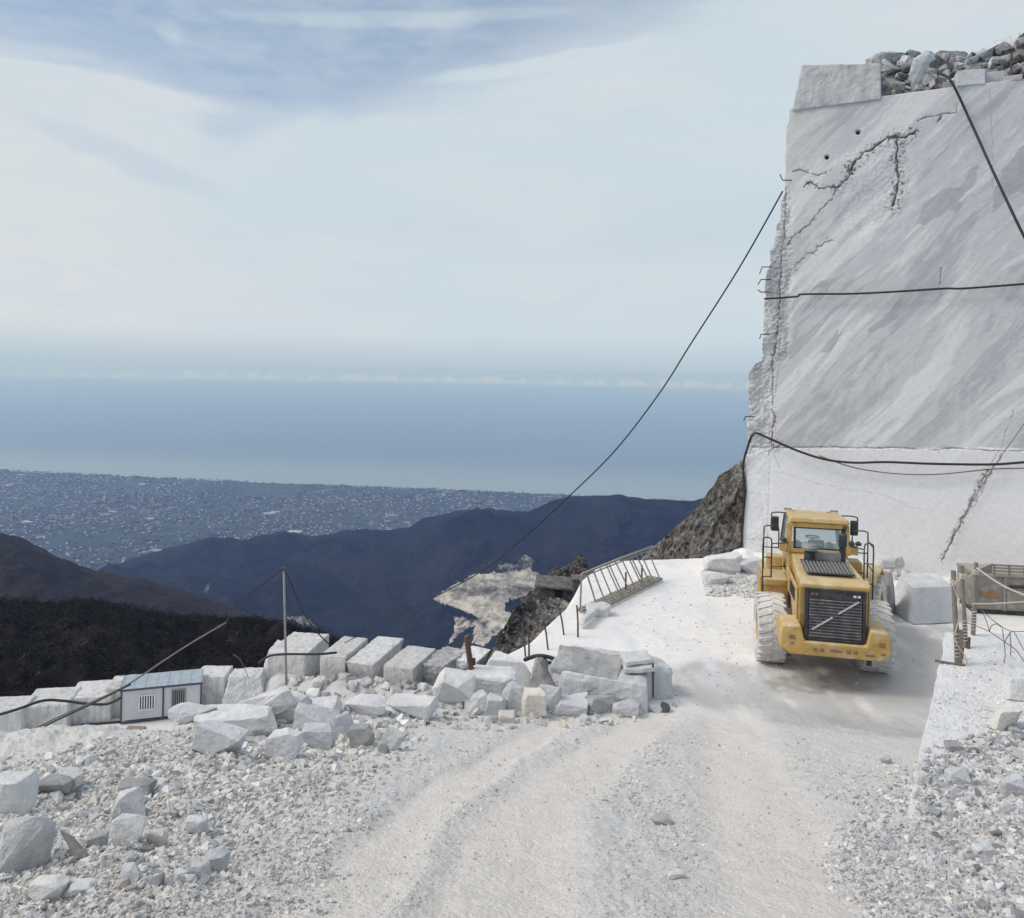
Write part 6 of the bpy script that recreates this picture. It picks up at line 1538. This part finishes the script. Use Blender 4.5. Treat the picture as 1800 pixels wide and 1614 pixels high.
# loose strands of wire net
net = MB()
def strand(pts): net.tube(spline([W(px, py, Y) for px, py, Y in pts], 6), .006, 5)
strand([(1725, 1072, 11.4), (1745, 1090, 11.0), (1765, 1104, 10.7), (1780, 1110, 10.5), (1800, 1110, 10.4), (1840, 1110, 10.2)])
strand([(1700, 1095, 11.3), (1735, 1108, 10.8), (1765, 1128, 10.2), (1785, 1142, 9.9), (1800, 1162, 9.6), (1830, 1190, 9.3)])
strand([(1728, 1078, 11.2), (1735, 1095, 11.0), (1739, 1110, 10.8)])
strand([(1739, 1110, 10.8), (1743, 1100, 10.8), (1752, 1097, 10.8), (1760, 1103, 10.7)])
strand([(1766, 1130, 10.2), (1772, 1118, 10.3), (1781, 1110, 10.4), (1790, 1125, 10.2), (1798, 1140, 10.0), (1812, 1160, 9.8)])
strand([(1762, 1105, 10.6), (1765, 1128, 10.3), (1767, 1150, 10.1), (1765, 1165, 10.0)])
strand([(1775, 1112, 10.4), (1777, 1135, 10.2), (1776, 1152, 10.1)])
tag(net.build('wire_net', 'wire', smooth=True), 'slack strands of torn wire netting hanging over the right-hand ledge', 'wire netting')

# ------------------------------------------------------------------ grey steel tank on the quarry floor at the right
k0 = G(1712, 1078, 0)
tank = empty('steel_bin', k0, R(-8)); tag(tank, 'weathered grey and rusty steel bin with a slatted top rail', 'steel bin')
TWd, TD, TH = 2.6, 1.3, 1.02
MB().box((TWd / 2, TD / 2, .14 + TH / 2), (TWd, TD, TH)).build('body', 'box_olive', tank, bevel=.02)
MB().box((TWd / 2, TD / 2, .05), (TWd - .1, TD - .2, .16)).build('skid', 'black_steel', tank)
MB().box((.44, -.012, .60), (.50, .02, .17)).build('rust_plate', 'rust_patch', tank, bevel=.005)
for x in (.05, .86, 1.62): MB().box((x, -.02, .14 + TH / 2), (.07, .05, TH)).build('rib', 'box_olive', tank, bevel=.008)
MB().box((1.24, -.02, .88), (.50, .03, .10)).build('slot', 'black_steel', tank)
MB().box((1.24, -.015, .48), (.66, .03, .55)).build('hatch', 'box_olive', tank, bevel=.01)
MB().hexa([(-.03, -.04, 1.17), (TWd, -.04, 1.17), (TWd, TD, 1.17), (-.03, TD, 1.17), (-.03, -.04, 1.25), (TWd, -.04, 1.25), (TWd, TD, 1.25), (-.03, TD, 1.25)]).build('rim_beam', 'weathered_rail', tank)
rl = MB()
for z in (1.34, 1.43, 1.52): rl.bar((.52, .0, z), (TWd, .0, z), .03, .045)
rl.bar((.0, .0, 1.28), (.52, .0, 1.54), .03, .05)
rl.build('top_rail', 'old_wood', tank)
for x in (.54, .98, 1.42, 1.86, 2.3): MB().box((x, -.02, 1.38), (.06, .04, .34)).build('rail_post', 'old_wood', tank)
MB().prism([(.0, 1.25), (.5, 1.25), (.5, 1.50)], 'y', .02, .05).build('gusset', 'box_olive', tank)
HAZE_D = 7e-5

# ------------------------------------------------------------------ haze over the whole place
hm = bpy.data.materials.new('haze_air'); hm.use_nodes = True; hm.node_tree.nodes.clear(); MATS['haze_air'] = hm
hk = NT(hm.node_tree); pv = hk.n('VolumePrincipled'); ho = hk.n('OutputMaterial'); hk.L.new(pv.outputs[0], ho.inputs['Volume'])
pv.inputs['Color'].default_value = (.36, .52, 1.0, 1); pv.inputs['Absorption Color'].default_value = (.82, .94, 1, 1); pv.inputs['Density'].default_value = HAZE_D; pv.inputs['Anisotropy'].default_value = .1
hb = MB().box((0, 29000, (SEA - 1 - 1 + 30) / 2 + 0), (124000, 64000, 30 - (SEA - 2)))
# footprint reaches past the far edge of the sea
hb = MB().box((0, 0, (30 + SEA - 2) / 2), (124000, 124000, 30 - (SEA - 2)))
tag(hb.build('haze', 'haze_air'), kind='stuff')
